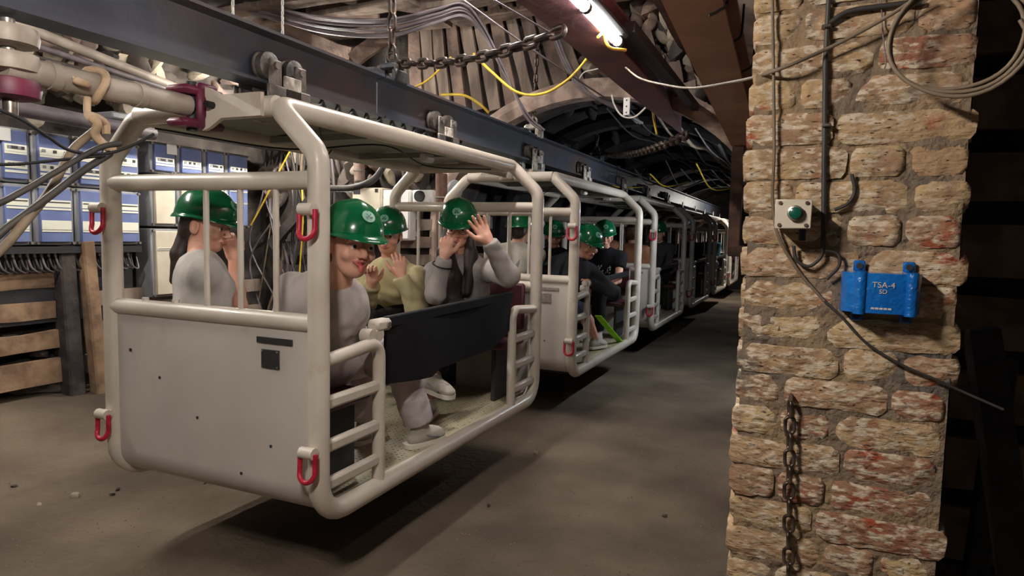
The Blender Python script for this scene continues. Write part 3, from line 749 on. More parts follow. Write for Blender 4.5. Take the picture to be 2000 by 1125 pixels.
# ------------------------------------------------------------------ electrical cabinets on the left
XF = -4.97
def cabinet(y0, y1, z0, z1, label, strips, blue=True, tagp=None, knobs=True, seed=0):
    rs = random.Random(seed); t = thing('electrical_cabinet', label, 'cabinet', (XF-.1, (y0+y1)/2, z0), 'wall of electrical cabinets')
    yc, zc = (y0+y1)/2, (z0+z1)/2
    MB().rbox((XF-.11, yc, zc), (.2, y1-y0-.008, z1-z0-.008), .01).build('body', M_cab, t)
    d = MB().rbox((XF, yc, zc), (.03, y1-y0-.07, z1-z0-.05), .006).build('door', M_blue if blue else M_cream, t)
    for f, h_, kind in strips:
        zz = z1-f*(z1-z0)
        MB().box((XF+.017, yc, zz), (.006, y1-y0-.085, h_)).build('window', M_win, d)
        if kind == 'b':
            n = rs.randint(3, 6)
            for k in range(n): MB().box((XF+.022, y0+.07+k*(y1-y0-.14)/max(1, n-1), zz+.004), (.006, .022, h_*.4)).build('breaker', M_dark if k % 3 else M_cab, d)
        if kind == 'l':
            MB().box((XF+.022, yc, zz+h_*.2), (.004, y1-y0-.1, h_*.12)).build('terminal_line', M_ink, d)
    if tagp:
        MB().box((XF+.02, y0+tagp[0]*(y1-y0), z1-tagp[1]*(z1-z0)), (.004, .1, .085)).build('paper_notice', M_white, d)
    for yy in (y0+.02, y1-.02):
        for zz in (z0+.02, z1-.02): MB().disc((XF+.0, yy, zz), (1, 0, 0), .011, .02, 8).build('bolt', M_bright, t)
    return t
ys = [P(u, 250, X=XF).y for u in (-75, -10, 60, 142, 205, 272)]
ztop = P(100, 258, X=XF).z; zmid = P(100, 362, X=XF).z; zbot = P(100, 480, X=XF).z
pos_ = ['partly outside the left edge', 'at the left edge of the picture', 'with a paper notice, second from the left edge', 'left of the cabin corner post', 'half hidden by the cabin corner post']
for i in range(5):
    for r_, (za, zb) in enumerate([(zmid, ztop), (zbot, zmid)]):
        cabinet(ys[i], ys[i+1], za, zb, ('upper' if r_ == 0 else 'lower')+' blue electrical cabinet '+(pos_[i] if not (i == 2 and r_) else 'below the one with the paper notice'),
                [(.38, .05, 'b'), (.47, .014, ''), (.68, .05, 'b'), (.8, .016, '')] if r_ == 0 else [(.3, .05, 'l'), (.39, .014, ''), (.66, .07, ''), (.75, .016, '')],
                True, (.15, .16) if (i == 1 and r_ == 0) else None, True, i*7+r_)
ys2 = [P(u, 290, X=XF).y for u in (292, 345, 397, 440, 486)]
z2t = P(400, 290, X=XF).z; z2b = P(400, 342, X=XF).z
for i in range(4):
    cabinet(ys2[i], ys2[i+1], z2b-.03, z2t, 'small upper blue cabinet '+['with a green lamp and notice, right of the corner post', 'second from the corner post', 'third from the corner post', 'at the right end of the row'][i],
            [(.58, .045, 'b'), (.72, .014, '')], True, (.75, .2) if i == 0 else None, True, 50+i)
z3b = P(400, 445, X=XF).z
for i in range(4):
    cabinet(ys2[i], ys2[i+1], z3b, z2b-.035, ['white lower cabinet seen above the seated person, leftmost', 'white lower cabinet behind the green helmet', 'white lower cabinet right of the helmet', 'blue lower cabinet behind the window bars'][i],
            [(.2, .012, 'l'), (.45, .012, 'l')] if i == 3 else [], i == 3, None, True, 70+i)
z4b = P(330, 580, X=XF).z
cabinet(ys2[0], ys2[1]+.1, z4b, z3b-.01, 'grey meter cabinet under the white cabinets behind the seated person', [(.3, .02, 'l')], False, None, True, 90)
# rack frame and glands under the cabinets
rk = thing('cabinet_rack', 'dark steel rack with looping leads under the blue cabinets', 'rack', (XF-.1, ys[2], floor_z(XF, 0)))
MB().box((XF-.1, (ys[0]+ys[5])/2, zbot-.03), (.2, ys[5]-ys[0], .05)).build('rack_rail', M_dark, rk)
MB().box((XF-.14, (ys[0]+ys[5])/2, zbot-.32), (.04, ys[5]-ys[0], .5)).build('rack_back', M_dark, rk)
for k in range(22):
    y = ys[0]+.15+k*(ys[5]-ys[0]-.2)/22
    MB().disc((XF-.04, y, zbot-.065), (0, 0, 1), .012, .03, 8).build('cable_gland', M_bright, rk)
    MB().tube(crom([(XF-.04, y, zbot-.07), (XF-.02, y+.02, zbot-.16), (XF-.05, y+.1, zbot-.19), (XF-.1, y+.12, zbot-.1)], 5), .007, 6).build('lead', M_cgrey if k % 2 else M_cdark, rk)
# plank crib below
for (y0, y1, zz, w_) in [(1.9, 3.18, 1.0, .11), (1.9, 3.16, .78, .13), (1.9, 3.18, .55, .13), (1.9, 3.2, .32, .17), (3.4, 5.2, .84, .12), (3.4, 5.2, .6, .11), (3.4, 5.2, .34, .13)]:
    plank(W_left, (-5.12+random.uniform(-.03, .03), y0, zz), (-5.1, y1, zz+random.uniform(-.02, .02)), w_, .05, M_woodt if y0 < 3 else M_wood, (1, 0, 0))
MB().beam((-5.05, 3.26, .05), (-5.05, 3.2, 1.3), .13, .12, (0, 1, 0), .012).build('timber_post', M_woodd, None, 30, 'dark timber post standing at the plank crib under the cabinets', 'post')
MB().beam((-4.98, 3.42, .05), (-5.0, 3.34, 1.3), .1, .1, (0, 1, 0), .012).build('timber_post', M_woodt, None, 30, 'lighter tan timber post right beside the dark one', 'post')
for i in range(16):
    rock(W_left, (-5.2, random.uniform(2, 4.6), random.uniform(.2, 1.0)), (.08, .12, .08), M_rock)
# pipes above the cabinets
for k, (a, b, r_, mm, lab) in enumerate([((10, 38), (370, 182), .035, M_tow, 'grey pipe running along the left wall over the blue cabinets'), ((-20, 60), (420, 205), .02, M_cgrey, 'thinner grey pipe below the main wall pipe'),
                              ((-20, 88), (330, 178), .012, M_cdark, 'thin dark conduit between the wall pipes'), ((0, 205), (300, 262), .05, M_cgrey, 'thick grey duct just above the blue cabinets')]):
    MB().tube([P(a[0], a[1], X=-4.6), P(b[0], b[1], X=-4.6)], r_, 10).build('wall_pipe', mm, None, 60, lab, 'pipe')
MB().rbox(P(400, 262, X=-4.8), (.3, 1.9, .05), .01).build('cable_tray', M_cab, None, 40, 'grey cable tray over the small upper cabinets', 'tray')

# ------------------------------------------------------------------ fittings on the brick pillar
def pp(u, v, off=0.0): return P(u, v, Y=PY0-off)
# push button box
a = P(1517, 391, Y=1.585); b = P(1582, 446, Y=1.585); c = (a+b)/2
bxr = thing('push_button_box', 'beige metal box with one round green push button on the brick pillar', 'switch', (c.x, PY0, b.z))
MB().rbox((c.x, 1.637, c.z), (b.x-a.x, .10, a.z-b.z), .004).build('housing', M_tow, bxr)
MB().rbox((c.x, 1.582, c.z), (b.x-a.x+.004, .008, a.z-b.z+.003), .002).build('cover', M_cream, bxr)
for sx in (-1, 1):
    for sz in (-1, 1): MB().lathe((c.x+sx*.027, 1.578, c.z+sz*.024), (0, -1, 0), [(.0045, 0), (.004, .003), (.001, .004)], 8).build('screw', M_rust, bxr)
bt = MB().lathe((c.x+.004, 1.578, c.z+.002), (0, -1, 0), [(.0165, 0), (.0165, .010), (.013, .012)], 24).build('button_ring', M_bright, bxr)
MB().lathe((c.x+.004, 1.578, c.z+.002), (0, -1, 0), [(.0125, .006), (.0125, .016), (.009, .018), (.0, .018)], 24).build('button', M_btn, bxr, label='round dark green push button')
MB().disc((c.x+.02, 1.64, b.z-.012), (0, 0, 1), .008, .03, 10).build('cable_gland', M_dark, bxr)
# blue box
a = P(1647, 528, Y=1.60); b = P(1802, 622, Y=1.60); c = (a+b)/2; W_, H_ = b.x-a.x, a.z-b.z
bb = thing('blue_transformer_box', 'glossy bright blue metal box with rounded sides mounted on the brick pillar', 'box', (c.x, PY0, b.z))
def dshape(w_, d, n=6):
    r = min(d*.55, w_*.49); pts = [(-w_/2, 0), (w_/2, 0)]; pts += [(w_/2-r+r*math.cos(t), d-r+r*math.sin(t)) for t in np.linspace(0, PI/2, n)]
    pts += [(-w_/2+r+r*math.cos(t), d-r+r*math.sin(t)) for t in np.linspace(PI/2, PI, n)]; return pts
MB().prism(dshape(W_, .075), (c.x, PY0, b.z+.004), (1, 0, 0), (0, -1, 0), (0, 0, 1), H_-.008).build('body', M_bluebox, bb, 50)
for fx in (-.27, .36):
    x = c.x+fx*W_
    MB().prism(dshape(.024, .083), (x, PY0, b.z+.001), (1, 0, 0), (0, -1, 0), (0, 0, 1), H_-.002).build('strap', M_bluebox, bb, 50)
    for zz in (a.z+.009, b.z-.009):
        l_ = MB().rbox((x, 1.672, zz), (.024, .008, .024), .003).build('mounting_lug', M_bluebox, bb)
        MB().disc((x, 1.667, zz), (0, 1, 0), .007, .006, 10).build('bolt', M_dark, l_)
for s_, dz, sz, mm in (('TSA-4', .018, .017, M_inkw), ('SD', .004, .013, M_inkw)):
    me = text_mesh(s_, sz); me.materials.append(mm); o = bpy.data.objects.new('lettering', me); COL.objects.link(o); o.parent = bb
    o.location = V(c.x+.002, PY0-.0765, c.z+dz)-bb.location; o.rotation_euler = (PI/2, 0, 0)
for k_ in range(5): MB().box((c.x-.016+k_*.008, PY0-.0755, c.z-.032), (.0065, .001, .004)).build('worn_print', M_inkw, bb)
# conduit, cables, cable hoop, chain
cd_ = thing('conduit', 'dark vertical conduit clipped to the brick pillar above the push button', 'conduit', pp(1610, 480))
MB().tube([pp(1622, -60, .012), pp(1612, 120, .012), pp(1610, 300, .012), pp(1609, 400, .012), pp(1608, 490, .012)], .0055, 8).build('conduit', M_cdark, cd_)
for v in (52, 245): 
    q = pp(1614, v, .016); MB().rbox(q, (.02, .02, .007), .002).build('clip', M_bright, cd_)
cable('thin_cable', [pp(1508, -40, .02), pp(1511, 150, .02), pp(1512, 300, .018), pp(1509, 390, .022), pp(1520, 460, .02), pp(1560, 530, .014), pp(1610, 588, .012)], .0036, M_ctan, 'tan cable running down the left part of the brick pillar', 'cable')
cable('thin_cable', [pp(1608, 586, .012), pp(1640, 615, .016), pp(1690, 668, .014), pp(1760, 712, .014), pp(1830, 742, .014), pp(1880, 765, .014), pp(1960, 800, .02)], .003, M_cdark, 'thin black cable slanting down right below the blue box', 'cable')
cable('thin_cable', [P(1222, 132, Y=3.1), P(1250, 153, Y=2.85), P(1300, 166, Y=2.55), P(1350, 172, Y=2.3), P(1420, 162, Y=2.0), P(1500, 143, Y=1.66), P(1620, 93, Y=1.645), P(1720, 40, Y=1.64), P(1800, -10, Y=1.63)], .0042, M_ctan, 'tan cable swinging from the roof across the top of the brick pillar', 'cable')
cable('thin_cable', [pp(1550, 480, .02), pp(1556, 508, .02), pp(1580, 520, .02), pp(1604, 500, .02), pp(1606, 470, .02)], .004, M_cdark, 'dark cable loop hanging under the push button box', 'cable')
cable('thin_cable', [pp(1608, 488, .015), pp(1636, 496, .02), pp(1638, 520, .02), pp(1615, 545, .015)], .0038, M_cdark, 'second dark cable loop left above the blue box', 'cable')
cable('thin_cable', [pp(1664, 340, .01), pp(1669, 375, .01), pp(1655, 398, .012), pp(1630, 410, .012)], .004, M_cdark, 'short dark cable bend right of the push button box', 'cable')
cable('thin_cable', [pp(1620, 45, .015), pp(1660, 22, .015), pp(1740, 10, .015), pp(1800, 4, .015)], .006, M_cdark, 'dark cable branching right at the top of the pillar', 'cable')
cable('thin_cable', [pp(1720, -20, .012), pp(1724, 60, .012), pp(1730, 120, .012), pp(1727, 135, .012)], .0015, M_cgrey, 'thin grey wire hanging at the top of the pillar', 'wire')
hc = P(1868, 70, Y=1.56); rt = thing('cable_coil', 'tan cable coiled into a big hoop hanging at the top right of the pillar', 'cable', hc-V(0, 0, .12))
for k in range(3):
    rr = .103+.006*k; mb = MB()
    pts = [hc+V(rr*1.06*math.cos(t)+.004*k, -.006*k+.03*math.sin(t*.5), rr*math.sin(t)*(.98)+.004*math.sin(3*t+k)) for t in np.linspace(0, 2*PI, 41)[:-1]]
    mb.tube(pts, .0042, 7, closed=True).build('turn', M_ctan, rt, 60)
cable('thin_cable', [hc+V(.1, 0, .02), hc+V(.12, 0, -.02), hc+V(.16, .02, -.09), hc+V(.22, .05, -.12)], .004, M_ctan, 'loose tail of the coiled cable hanging at the right edge', 'cable')
eye = pp(1545, 776, .01)
cr = MB().tube([eye+V(0, .03, .004), eye+V(0, -.012, .004), eye+V(0, -.016, -.006)], .005, 8).build('wall_hook', M_rust, None, 50, 'rusty hook in the brickwork holding the hanging chain', 'hook')
chain('wall_chain', [pp(1543, 798, .02), pp(1541, 960, .018), pp(1540, 1140, .018), pp(1540, 1700, .018)], .048, .029, .0043, M_chainb, 'shiny steel chain hanging down the brick pillar', None)

# cream boxes above the cabin roof, festoon under the rail, hooks in the concrete
wall_box(738, 222, 800, 266, y_, .24, M_cream, 'junction_box', 'cream box on the back wall showing between rail and cabin roof', 'box')
wall_box(806, 240, 832, 262, y_, .24, M_white, 'junction_box', 'small white box right of the cream one above the cabin roof', 'box')
fz = thing('festoon_cable', 'dark cable hung in short loops under the monorail over the nearest cabin', 'cable', (CX, 2.4, RZ0-.02))
for k in range(13):
    y0 = 2.42+k*.115
    MB().tube(crom([(CX+.045, y0, RZ0-.004), (CX+.05, y0+.03, RZ0-.03-.012*(k % 3)), (CX+.05, y0+.085, RZ0-.03-.012*(k % 2)), (CX+.045, y0+.115, RZ0-.004)], 5), .009, 7).build('loop', M_ink, fz, 60)
for k, (u, v) in enumerate([(1385, 30), (1418, 88), (1445, 142)]):
    q = P(u, v, X=-.33); hk = MB().tube(crom([q, q+V(.03, .01, .015), q+V(.055, .02, .045), q+V(.06, .02, .16)], 5), .005, 6)
    hk.build('rebar_hook', M_dark, None, 60, 'bent rebar stub in the concrete right of the brown beam, '+['uppermost', 'middle one', 'lowest'][k], 'hook', 'rebar stubs')
# pipes and cables along the dim gallery roof
for k in range(9):
    a = math.radians(18+k*9); x = ACX+(AHW-.12)*math.cos(a); z_ = AZ0+(AH-.1)*math.sin(a)
    pts = [(x+random.uniform(-.04, .04), 5.7+j*1.1, z_-.05*(j % 2)+random.uniform(-.03, .03)) for j in range(9)]
    cable('gallery_cable', pts, random.choice([.008, .012, .02]), random.choice([M_cgrey, M_cdark, M_cdark, M_ctan]), 'cable running along the right side of the gallery roof', 'cable', 'gallery side cables', 6, 4)
# ------------------------------------------------------------------ suspended cabins
HW, TR, CL = .546, .04, 2.13
Y1, PITCH = 1.908, 2.902
ZB, ZT, ZM, ZU, ZF = .35, 1.864, 1.08, 1.595, .385
RHW = .36
M_tread = bpy.data.materials.new('tread_plate'); M_tread.use_nodes = True
def _tread():
    nt = M_tread.node_tree; N = nt.nodes; L = nt.links; b = N['Principled BSDF']; b.inputs['Roughness'].default_value = .5
    tc = N.new('ShaderNodeTexCoord'); mp = N.new('ShaderNodeMapping'); mp.inputs['Scale'].default_value = (38, 38, 38); L.new(tc.outputs['Object'], mp.inputs[0])
    v = N.new('ShaderNodeTexVoronoi'); v.inputs['Scale'].default_value = 1; v.inputs['Randomness'].default_value = .15; L.new(mp.outputs[0], v.inputs['Vector'])
    r = N.new('ShaderNodeMapRange'); r.inputs[1].default_value = .26; r.inputs[2].default_value = .34; L.new(v.outputs['Distance'], r.inputs[0])
    x = N.new('ShaderNodeMix'); x.data_type = 'RGBA'; L.new(r.outputs[0], x.inputs[0]); x.inputs[6].default_value = sr(52, 46, 40); x.inputs[7].default_value = sr(176, 166, 138); L.new(x.outputs[2], b.inputs['Base Color'])
_tread()
root = thing('rail_cabin', 'nearest white suspended cabin with blank front panel and four red shackles', 'cabin', (CX, Y1, ZB-TR), 'suspended train cabins')
W = lambda x, y, z: V(CX+x, Y1+y, z)
# side loops: chamfer, post, sill, post, chamfer, roof rail in one bent tube
for s_ in (-1, 1):
    loop = [W(s_*RHW, 0, ZT), W(s_*HW, 0, 1.686), W(s_*HW, 0, ZB), W(s_*HW, CL, ZB), W(s_*HW, CL, 1.686), W(s_*RHW, CL, ZT)]
    MB().tube(fillet(loop, [.05, .10, .14, .14, .10, .05], 6, True), TR, 14, closed=True).build('side_frame', M_paint, root, 60)
for y, nm in ((0, 'front'), (CL, 'rear')):
    MB().tube([W(-HW, y, ZU), W(HW, y, ZU)], .034, 12).build('cross_bar', M_paint, root, 60)
    MB().tube([W(-HW, y, ZM), W(HW, y, ZM)], .034, 12).build('cross_bar', M_paint, root, 60)
    MB().tube([W(-RHW, y, ZT), W(RHW, y, ZT)], .038, 12).build('cross_bar', M_paint, root, 60)
    for k, x in enumerate((-.35, -.176, 0, .176, .35)):
        stub = (y == 0 and k < 2)
        MB().tube([W(x, y, ZM+.02), W(x, y, ZM+.045 if stub else ZU-.02)], .0115 if not stub else .014, 8).build('stub' if stub else 'window_bar', M_paint, root, 60)
def panel(y, sgn):
    # sheet between the posts, rolled under at the bottom
    prof = [(0, ZM), (0, ZB+.12)]
    for k in range(1, 8): t = PI/2*k/7; prof.append((.12*(1-math.cos(t)), ZB+.12-.12*math.sin(t)+.0))
    prof.append((.2, ZB)); mb = MB(); n = len(prof); vs_ = []; fs = []
    for x in (-HW+TR*.4, HW-TR*.4):
        for off in (0, .008):
            for (d, z_) in prof: vs_.append(W(x, y+sgn*(d+off), z_+(off if z_ < ZB+.02 else 0)))
    for i in range(n-1):
        fs.append((i, i+1, 2*n+i+1, 2*n+i)); fs.append((n+i+1, n+i, 3*n+i, 3*n+i+1))
    if sgn < 0: fs = [f[::-1] for f in fs]
    mb.add(vs_, [f[::-1] for f in fs]); return mb
fp = panel(-.012, 1).build('front_panel', M_panel, root, 50)
MB().box(W(-.43, -.014, .9), (.012, .004, .012)).build('bolt_hole', M_dark, fp)
for (x, z_) in [(-.05, .66), (-.26, .80), (.18, .47), (.33, .60)]: MB().disc(W(x, -.013, z_), (0, 1, 0), .006, .004, 8).build('scuff', M_dark, fp)
rp = panel(CL+.012, -1).build('rear_panel', M_panel, root, 50)
fl_ = MB().rbox(W(0, CL/2, ZF-.012), (2*HW-.04, CL-.12, .022), .004).build('floor_plate', M_tread, root)
MB().rbox(W(0, CL/2, ZB-.02), (2*HW-.1, CL-.35, .03), .004).build('underframe', M_dark, root)
# roof plate, slightly crowned
mb = MB(); n = 8
pr = [(-RHW+.02+k*(2*RHW-.04)/n, ZT+.02+.02*math.sin(PI*k/n)) for k in range(n+1)]
out = pr+[(x, z_-.012) for x, z_ in pr[::-1]]
mb.prism(out, W(0, .03, 0)-V(0, 0, 0), (1, 0, 0), (0, 0, 1), (0, 1, 0), CL-.06).build('roof', M_roofu, root, 30)
for y in (.7, 1.43): MB().beam(W(-RHW, y, ZT-.005), W(RHW, y, ZT-.005), .04, .03).build('roof_rib', M_roofu, root)
# short roof posts to the running gear
# benches
for y0, y1, yb, sg in ((.05, .40, .045, 1), (CL-.40, CL-.05, CL-.045, -1)):
    b_ = thing_part = MB().rbox(W(0, (y0+y1)/2, .735), (2*HW-.1, y1-y0, .05), .015).build('bench_seat', M_maroon, root)
    MB().rbox(W(0, yb, .95), (2*HW-.12, .04, .30), .012).build('bench_back', M_maroon, root)
    for x in (-.42, 0, .42): MB().rbox(W(x, (y0+y1)/2, .55), (.03, .28, .33), .005).build('bench_support', M_dark, root)
# side ladders beside the doorway
for s_ in (-1, 1):
    for ya, yb in ((0, .375), (CL, CL-.375)):
        x = s_*HW
        path = fillet([W(x, ya, .935), W(x, yb, .965), W(x, yb, ZB+.0)], .06, 5)
        ld_ = MB().tube(path, .027, 10).build('side_ladder', M_paint, root, 60)
        for z_ in (.78, .615, .47): MB().rbox(W(x, (ya+yb)/2, z_), (.035, abs(yb-ya), .05), .012).build('rung', M_paint, ld_)
# shackles
def shackle(x, z_, y=-.0, parent=root):
    b_ = MB().tube([W(x-.03, y-.06, z_+.035), W(x+.03, y-.06, z_+.035)], .022, 10).build('shackle_lug', M_paint, parent)
    MB().box(W(x, y-.045, z_+.035), (.04, .04, .03)).build('weld_block', M_paint, b_)
    a = .034; pts = [W(x+a, y-.06, z_+.035)]+[W(x+a*math.cos(t), y-.062-.012*math.sin(-t), z_-.035+a*math.sin(t)) for t in np.linspace(0, -PI, 11)]+[W(x-a, y-.06, z_+.035)]
    MB().tube(pts, .0095, 9).build('ring', M_red, b_, 60, label='red painted ring')
for x in (-HW, HW):
    for z_ in (1.455, .585): shackle(x, z_)
# barrier: hinge clamp, black bar, rubber apron
hz = 1.03
cl_ = MB().rbox(W(.53, .40, hz), (.06, .11, .05), .012).build('hinge_clamp', M_paint, root)
for dy in (-.05, .0): MB().disc(W(.53, .37+dy, hz-.035), (1, 0, 0), .028, .05, 12).build('hinge_eye', M_paint, cl_)
MB().disc(W(.562, .42, hz), (1, 0, 0), .012, .012, 10).build('hinge_bolt', M_bright, cl_)
MB().beam(W(.53, .44, hz+.005), W(.53, 1.77, hz+.02), .03, .05, (0, 0, 1), .006).build('barrier_bar', M_black, root)
ap = MB(); n = 14; vs_ = []; fs = []
for i in range(n+1):
    f = i/n; y = .45+f*1.30; bot = .80-.05*math.sin(PI*f)-.03*(f < .3)+.05*max(0, f-.8)*5
    for z_ in (hz, bot):
        for dx in (-.008, .008): vs_.append(W(.525+dx+.015*math.sin(f*9), y, z_))
for i in range(n):
    a = i*4; b = a+4
    fs += [(a, b, b+2, a+2), (a+3, b+3, b+1, a+1), (a+1, b+1, b, a), (a+2, b+2, b+3, a+3)]
fs += [(0, 2, 3, 1), (n*4+1, n*4+3, n*4+2, n*4)]
ap.add(vs_, fs).build('rubber_apron', M_black, root, 40, label='black rubber apron hanging from the barrier')
# plates on the front panel
MB().rbox(W(.355, -.018, 1.005), (.17, .006, .022), .001).build('number_strip', M_dark, root, label='long dark plate')
mp_ = MB().rbox(W(.335, -.018, .935), (.085, .006, .07), .001).build('data_plate', M_dark, root, label='square dark plate')
for sx in (-1, 1):
    for sz in (-1, 1): MB().disc(W(.335+sx*.036, -.022, .935+sz*.029), (0, 1, 0), .004, .004, 6).build('rivet', M_bright, mp_)
# roof lugs / trolley arms
for y in (.38, CL-.38):
    MB().rbox(W(0, y, ZT+.06), (.12, .16, .06), .01).build('roof_lug', M_trolw, root)
    for s_ in (-1, 1): MB().rbox(W(s_*.09, y, ZT+.11), (.016, .10, .18), .004).build('suspension_link', M_trolw, root)
# fork at the front of the roof
fork = [(-.17, -.045), (-.05, -.03), (0, -.085), (.03, -.085), (.03, .085), (0, .085), (-.05, .035), (-.17, .05)]
cabins = [root]
# under-roof wire
MB().tube(crom([W(-.3, .02, ZT-.05), W(-.05, .5, ZT-.08), W(.2, .9, ZT-.02), W(.1, 1.5, ZT-.06), W(.25, CL-.1, ZT-.03)]), .004, 6).build('roof_wire', M_ink, root, 60)
MB().tube(crom([W(.3, .3, ZT-.02), W(0, .7, ZT-.09), W(-.2, 1.0, ZT-.02)]), .004, 6).build('roof_wire', M_ink, root, 60)
rl = MB().rbox(W(.18, 1.35, ZT-.03), (.05, .09, .05), .01).build('roof_light', M_white, root)
labs = ['second white cabin with tan data plates and a lime strap in its doorway', 'third cabin in the train, one red shackle showing on its front post', 'fourth cabin in the train, in deep shade', 'fifth cabin in the train, half hidden by the one before', 'farthest cabin of the train, beside the brick pillar edge']
M_tanplate = mat('tan_plate', sr(150, 140, 128), sr(128, 118, 108), 60, .6)
for i in range(1, 6):
    c_ = copy_tree(root, None, skip=('rubber_apron',)); c_.location = (CX, Y1+i*PITCH, ZB-TR); c_['label'] = labs[i-1]; cabins.append(c_)
    for ch in c_.children:
        nm = ch.name.split('.')[0]
        if nm in ('number_strip', 'data_plate'):
            ch.data = ch.data.copy(); ch.data.materials.clear(); ch.data.materials.append(M_tanplate); ch['label'] = 'tan plate'
        if nm == 'stub':
            x = ch.data.vertices[0].co.x
            bar = [b for b in root.children if b.name.startswith('window_bar') and abs(b.data.vertices[0].co.y) < .1][0]
            ch.name = 'window_bar'; bx = np.mean([v.co.x for v in bar.data.vertices]); sx = np.mean([v.co.x for v in ch.data.vertices])
            ch.data = bar.data; ch.location = (sx-bx, 0, 0)
# ------------------------------------------------------------------ trolleys on the rail
def trolley(y, white, label, big=False):
    mm = M_trolw if white else M_wheel
    t = thing('rail_trolley', label, 'trolley', (CX, y, RZ0-.1), 'rail trolleys')
    for s_ in (-1, 1):
        for dy in (-.075, .075):
            wz = RZ0+.075
            wh = MB().lathe((CX+s_*.012, y+dy, wz), (s_, 0, 0), [(.058, 0), (.066, .006), (.066, .012), (.058, .016), (.058, .045), (.04, .05)], 20).build('wheel', M_wheel, t)
            MB().disc((CX+s_*.085, y+dy, wz), (1, 0, 0), .016, .03, 8).build('axle_nut', M_bright, wh)
            MB().rbox((CX+s_*.082, y+dy, RZ0+.0), (.014, .075, .2), .006).build('side_plate', mm, t)
        MB().rbox((CX+s_*.09, y, RZ0-.045), (.016, .26, .08), .006).build('cross_plate', mm, t)
    MB().rbox((CX, y, RZ0-.075), (.2, .12, .03), .006).build('saddle', mm, t)
    return t
trolley(P(533, 120, X=CX).y+.0, False, 'trolley with two big wheels on the rail over the front of the nearest cabin')
tys = [Y1+CL-.38, Y1+PITCH+.38, Y1+PITCH+CL-.38, Y1+2*PITCH+.38, Y1+2*PITCH+CL-.38, Y1+3*PITCH+.38]
tl = ['trolley with upright oval plates over the rear of the nearest cabin', 'brightly lit white trolley under the rail clamp', 'white trolley over the rear of the second cabin', 'trolley over the front of the third cabin', 'trolley over the rear of the third cabin', 'trolley over the fourth cabin']
for k, y in enumerate(tys): trolley(y, k in (1, 2), tl[k])
# ------------------------------------------------------------------ tow bar and couplings
tb = thing('tow_bar', 'thick beige tow bar coupled to the front of the nearest cabin roof', 'tow bar', (CX, 1.2, 1.8))
zt = 1.87
MB().tube([(CX, 1.2, zt), (CX, Y1-.08, zt)], .04, 14).build('bar', M_tow, tb, 60)
for y in (1.34, 1.63): MB().disc((CX, y, zt), (0, 1, 0), .044, .03, 16).build('collar', M_tow, tb)
cp = MB().rbox((CX, Y1-.04, zt+.055), (.11, .19, .03), .012).build('coupling_jaw', M_mag, tb)
MB().rbox((CX, Y1-.04, zt-.065), (.11, .19, .03), .012).build('coupling_jaw', M_mag, tb)
MB().rbox((CX+.045, Y1-.03, zt), (.03, .09, .17), .01).build('coupling_web', M_mag, tb)
MB().disc((CX, Y1-.06, zt), (0, 0, 1), .02, .18, 10).build('coupling_pin', M_dark, tb)
for k in range(3):
    MB().lathe((CX-.02, 1.23, zt+.09-.075*k), (0, 0, 1), [(.05, -.03), (.075, -.024), (.08, 0), (.075, .024), (.05, .03)], 20).build('buffer_disc', M_mag if k == 2 else M_tow, tb)
MB().disc((CX-.02, 1.23, zt), (0, 0, 1), .02, .28, 10).build('buffer_pin', M_bright, tb)
fk = thing('coupling_fork', 'white forked steel lug welded to the front edge of the cabin roof', 'bracket', (CX, Y1, zt))
fkp = [(.015, -.085), (.05, -.075), (.11, -.042), (.30, -.042), (.30, .042), (.11, .042), (.05, .07), (.015, .08), (.035, .03), (.035, -.03)]
MB().prism(fkp, (CX+.03, Y1-.052, zt-.005), (1, 0, 0), (0, 0, 1), (0, 1, 0), .018).build('fork_plate', M_paint, fk)
MB().disc((CX+.10, Y1-.06, zt), (0, 1, 0), .013, .05, 10).build('fork_pin', M_ink, fk)
for i in range(0, 5):
    y0 = Y1+i*PITCH+CL; y1 = Y1+(i+1)*PITCH
    c_ = thing('drawbar', 'short drawbar between the '+['first and second', 'second and third', 'third and fourth', 'fourth and fifth', 'fifth and sixth'][i]+' cabin roofs', 'drawbar', (CX, y0, ZT), 'cabin drawbars')
    MB().tube([(CX, y0-.03, ZT+.02), (CX, y1+.03, ZT+.02)], .03, 12).build('bar', M_tow, c_)
    for y in (y0+.06, y1-.06): MB().rbox((CX, y, ZT+.02), (.1, .12, .1), .012).build('coupling', M_trolw, c_)
# rag and hoses on the tow bar
rg = thing('knotted_rag', 'beige rag knotted round the tow bar with ends hanging down', 'rag', P(190, 290, X=CX+.06))
yk = P(185, 180, X=CX).y
MB().tube([(CX+.05*math.cos(t), yk+.012*math.sin(2*t), zt+.05*math.sin(t)) for t in np.linspace(0, 2*PI, 17)[:-1]], .013, 8, closed=True).build('loop', M_cloth, rg, 60)
MB().tube(crom([P(170, 190, X=CX+.05), P(172, 225, X=CX+.06), P(190, 240, X=CX+.08), P(186, 262, X=CX+.06), P(200, 280, X=CX+.06), P(222, 295, X=CX+.06)]), [.011]*12+[.014]*40, 8).build('tail', M_cloth, rg, 60)
MB().tube(crom([P(168, 230, X=CX+.06), P(180, 226, X=CX+.07), P(205, 240, X=CX+.05), P(208, 262, X=CX+.05)]), .012, 8).build('knot', M_cloth, rg, 60)
MB().tube(crom([P(142, 150, X=CX+.04), P(150, 158, X=CX+.05), P(172, 165, X=CX+.05)]), [.004]*6+[.012]*20, 8).build('tail', M_cloth, rg, 60)
cable('brake_hose', [P(185, 255, X=-2.1), P(140, 295, X=-2.08), P(105, 360, X=-2.05), P(60, 420, X=-2.0), P(-40, 520, X=-1.95), P(-300, 640, X=-2.0), P(-700, 700, X=-2.1)], .013, M_ctan, 'tan hose slanting down left from the knotted rag', 'hose')
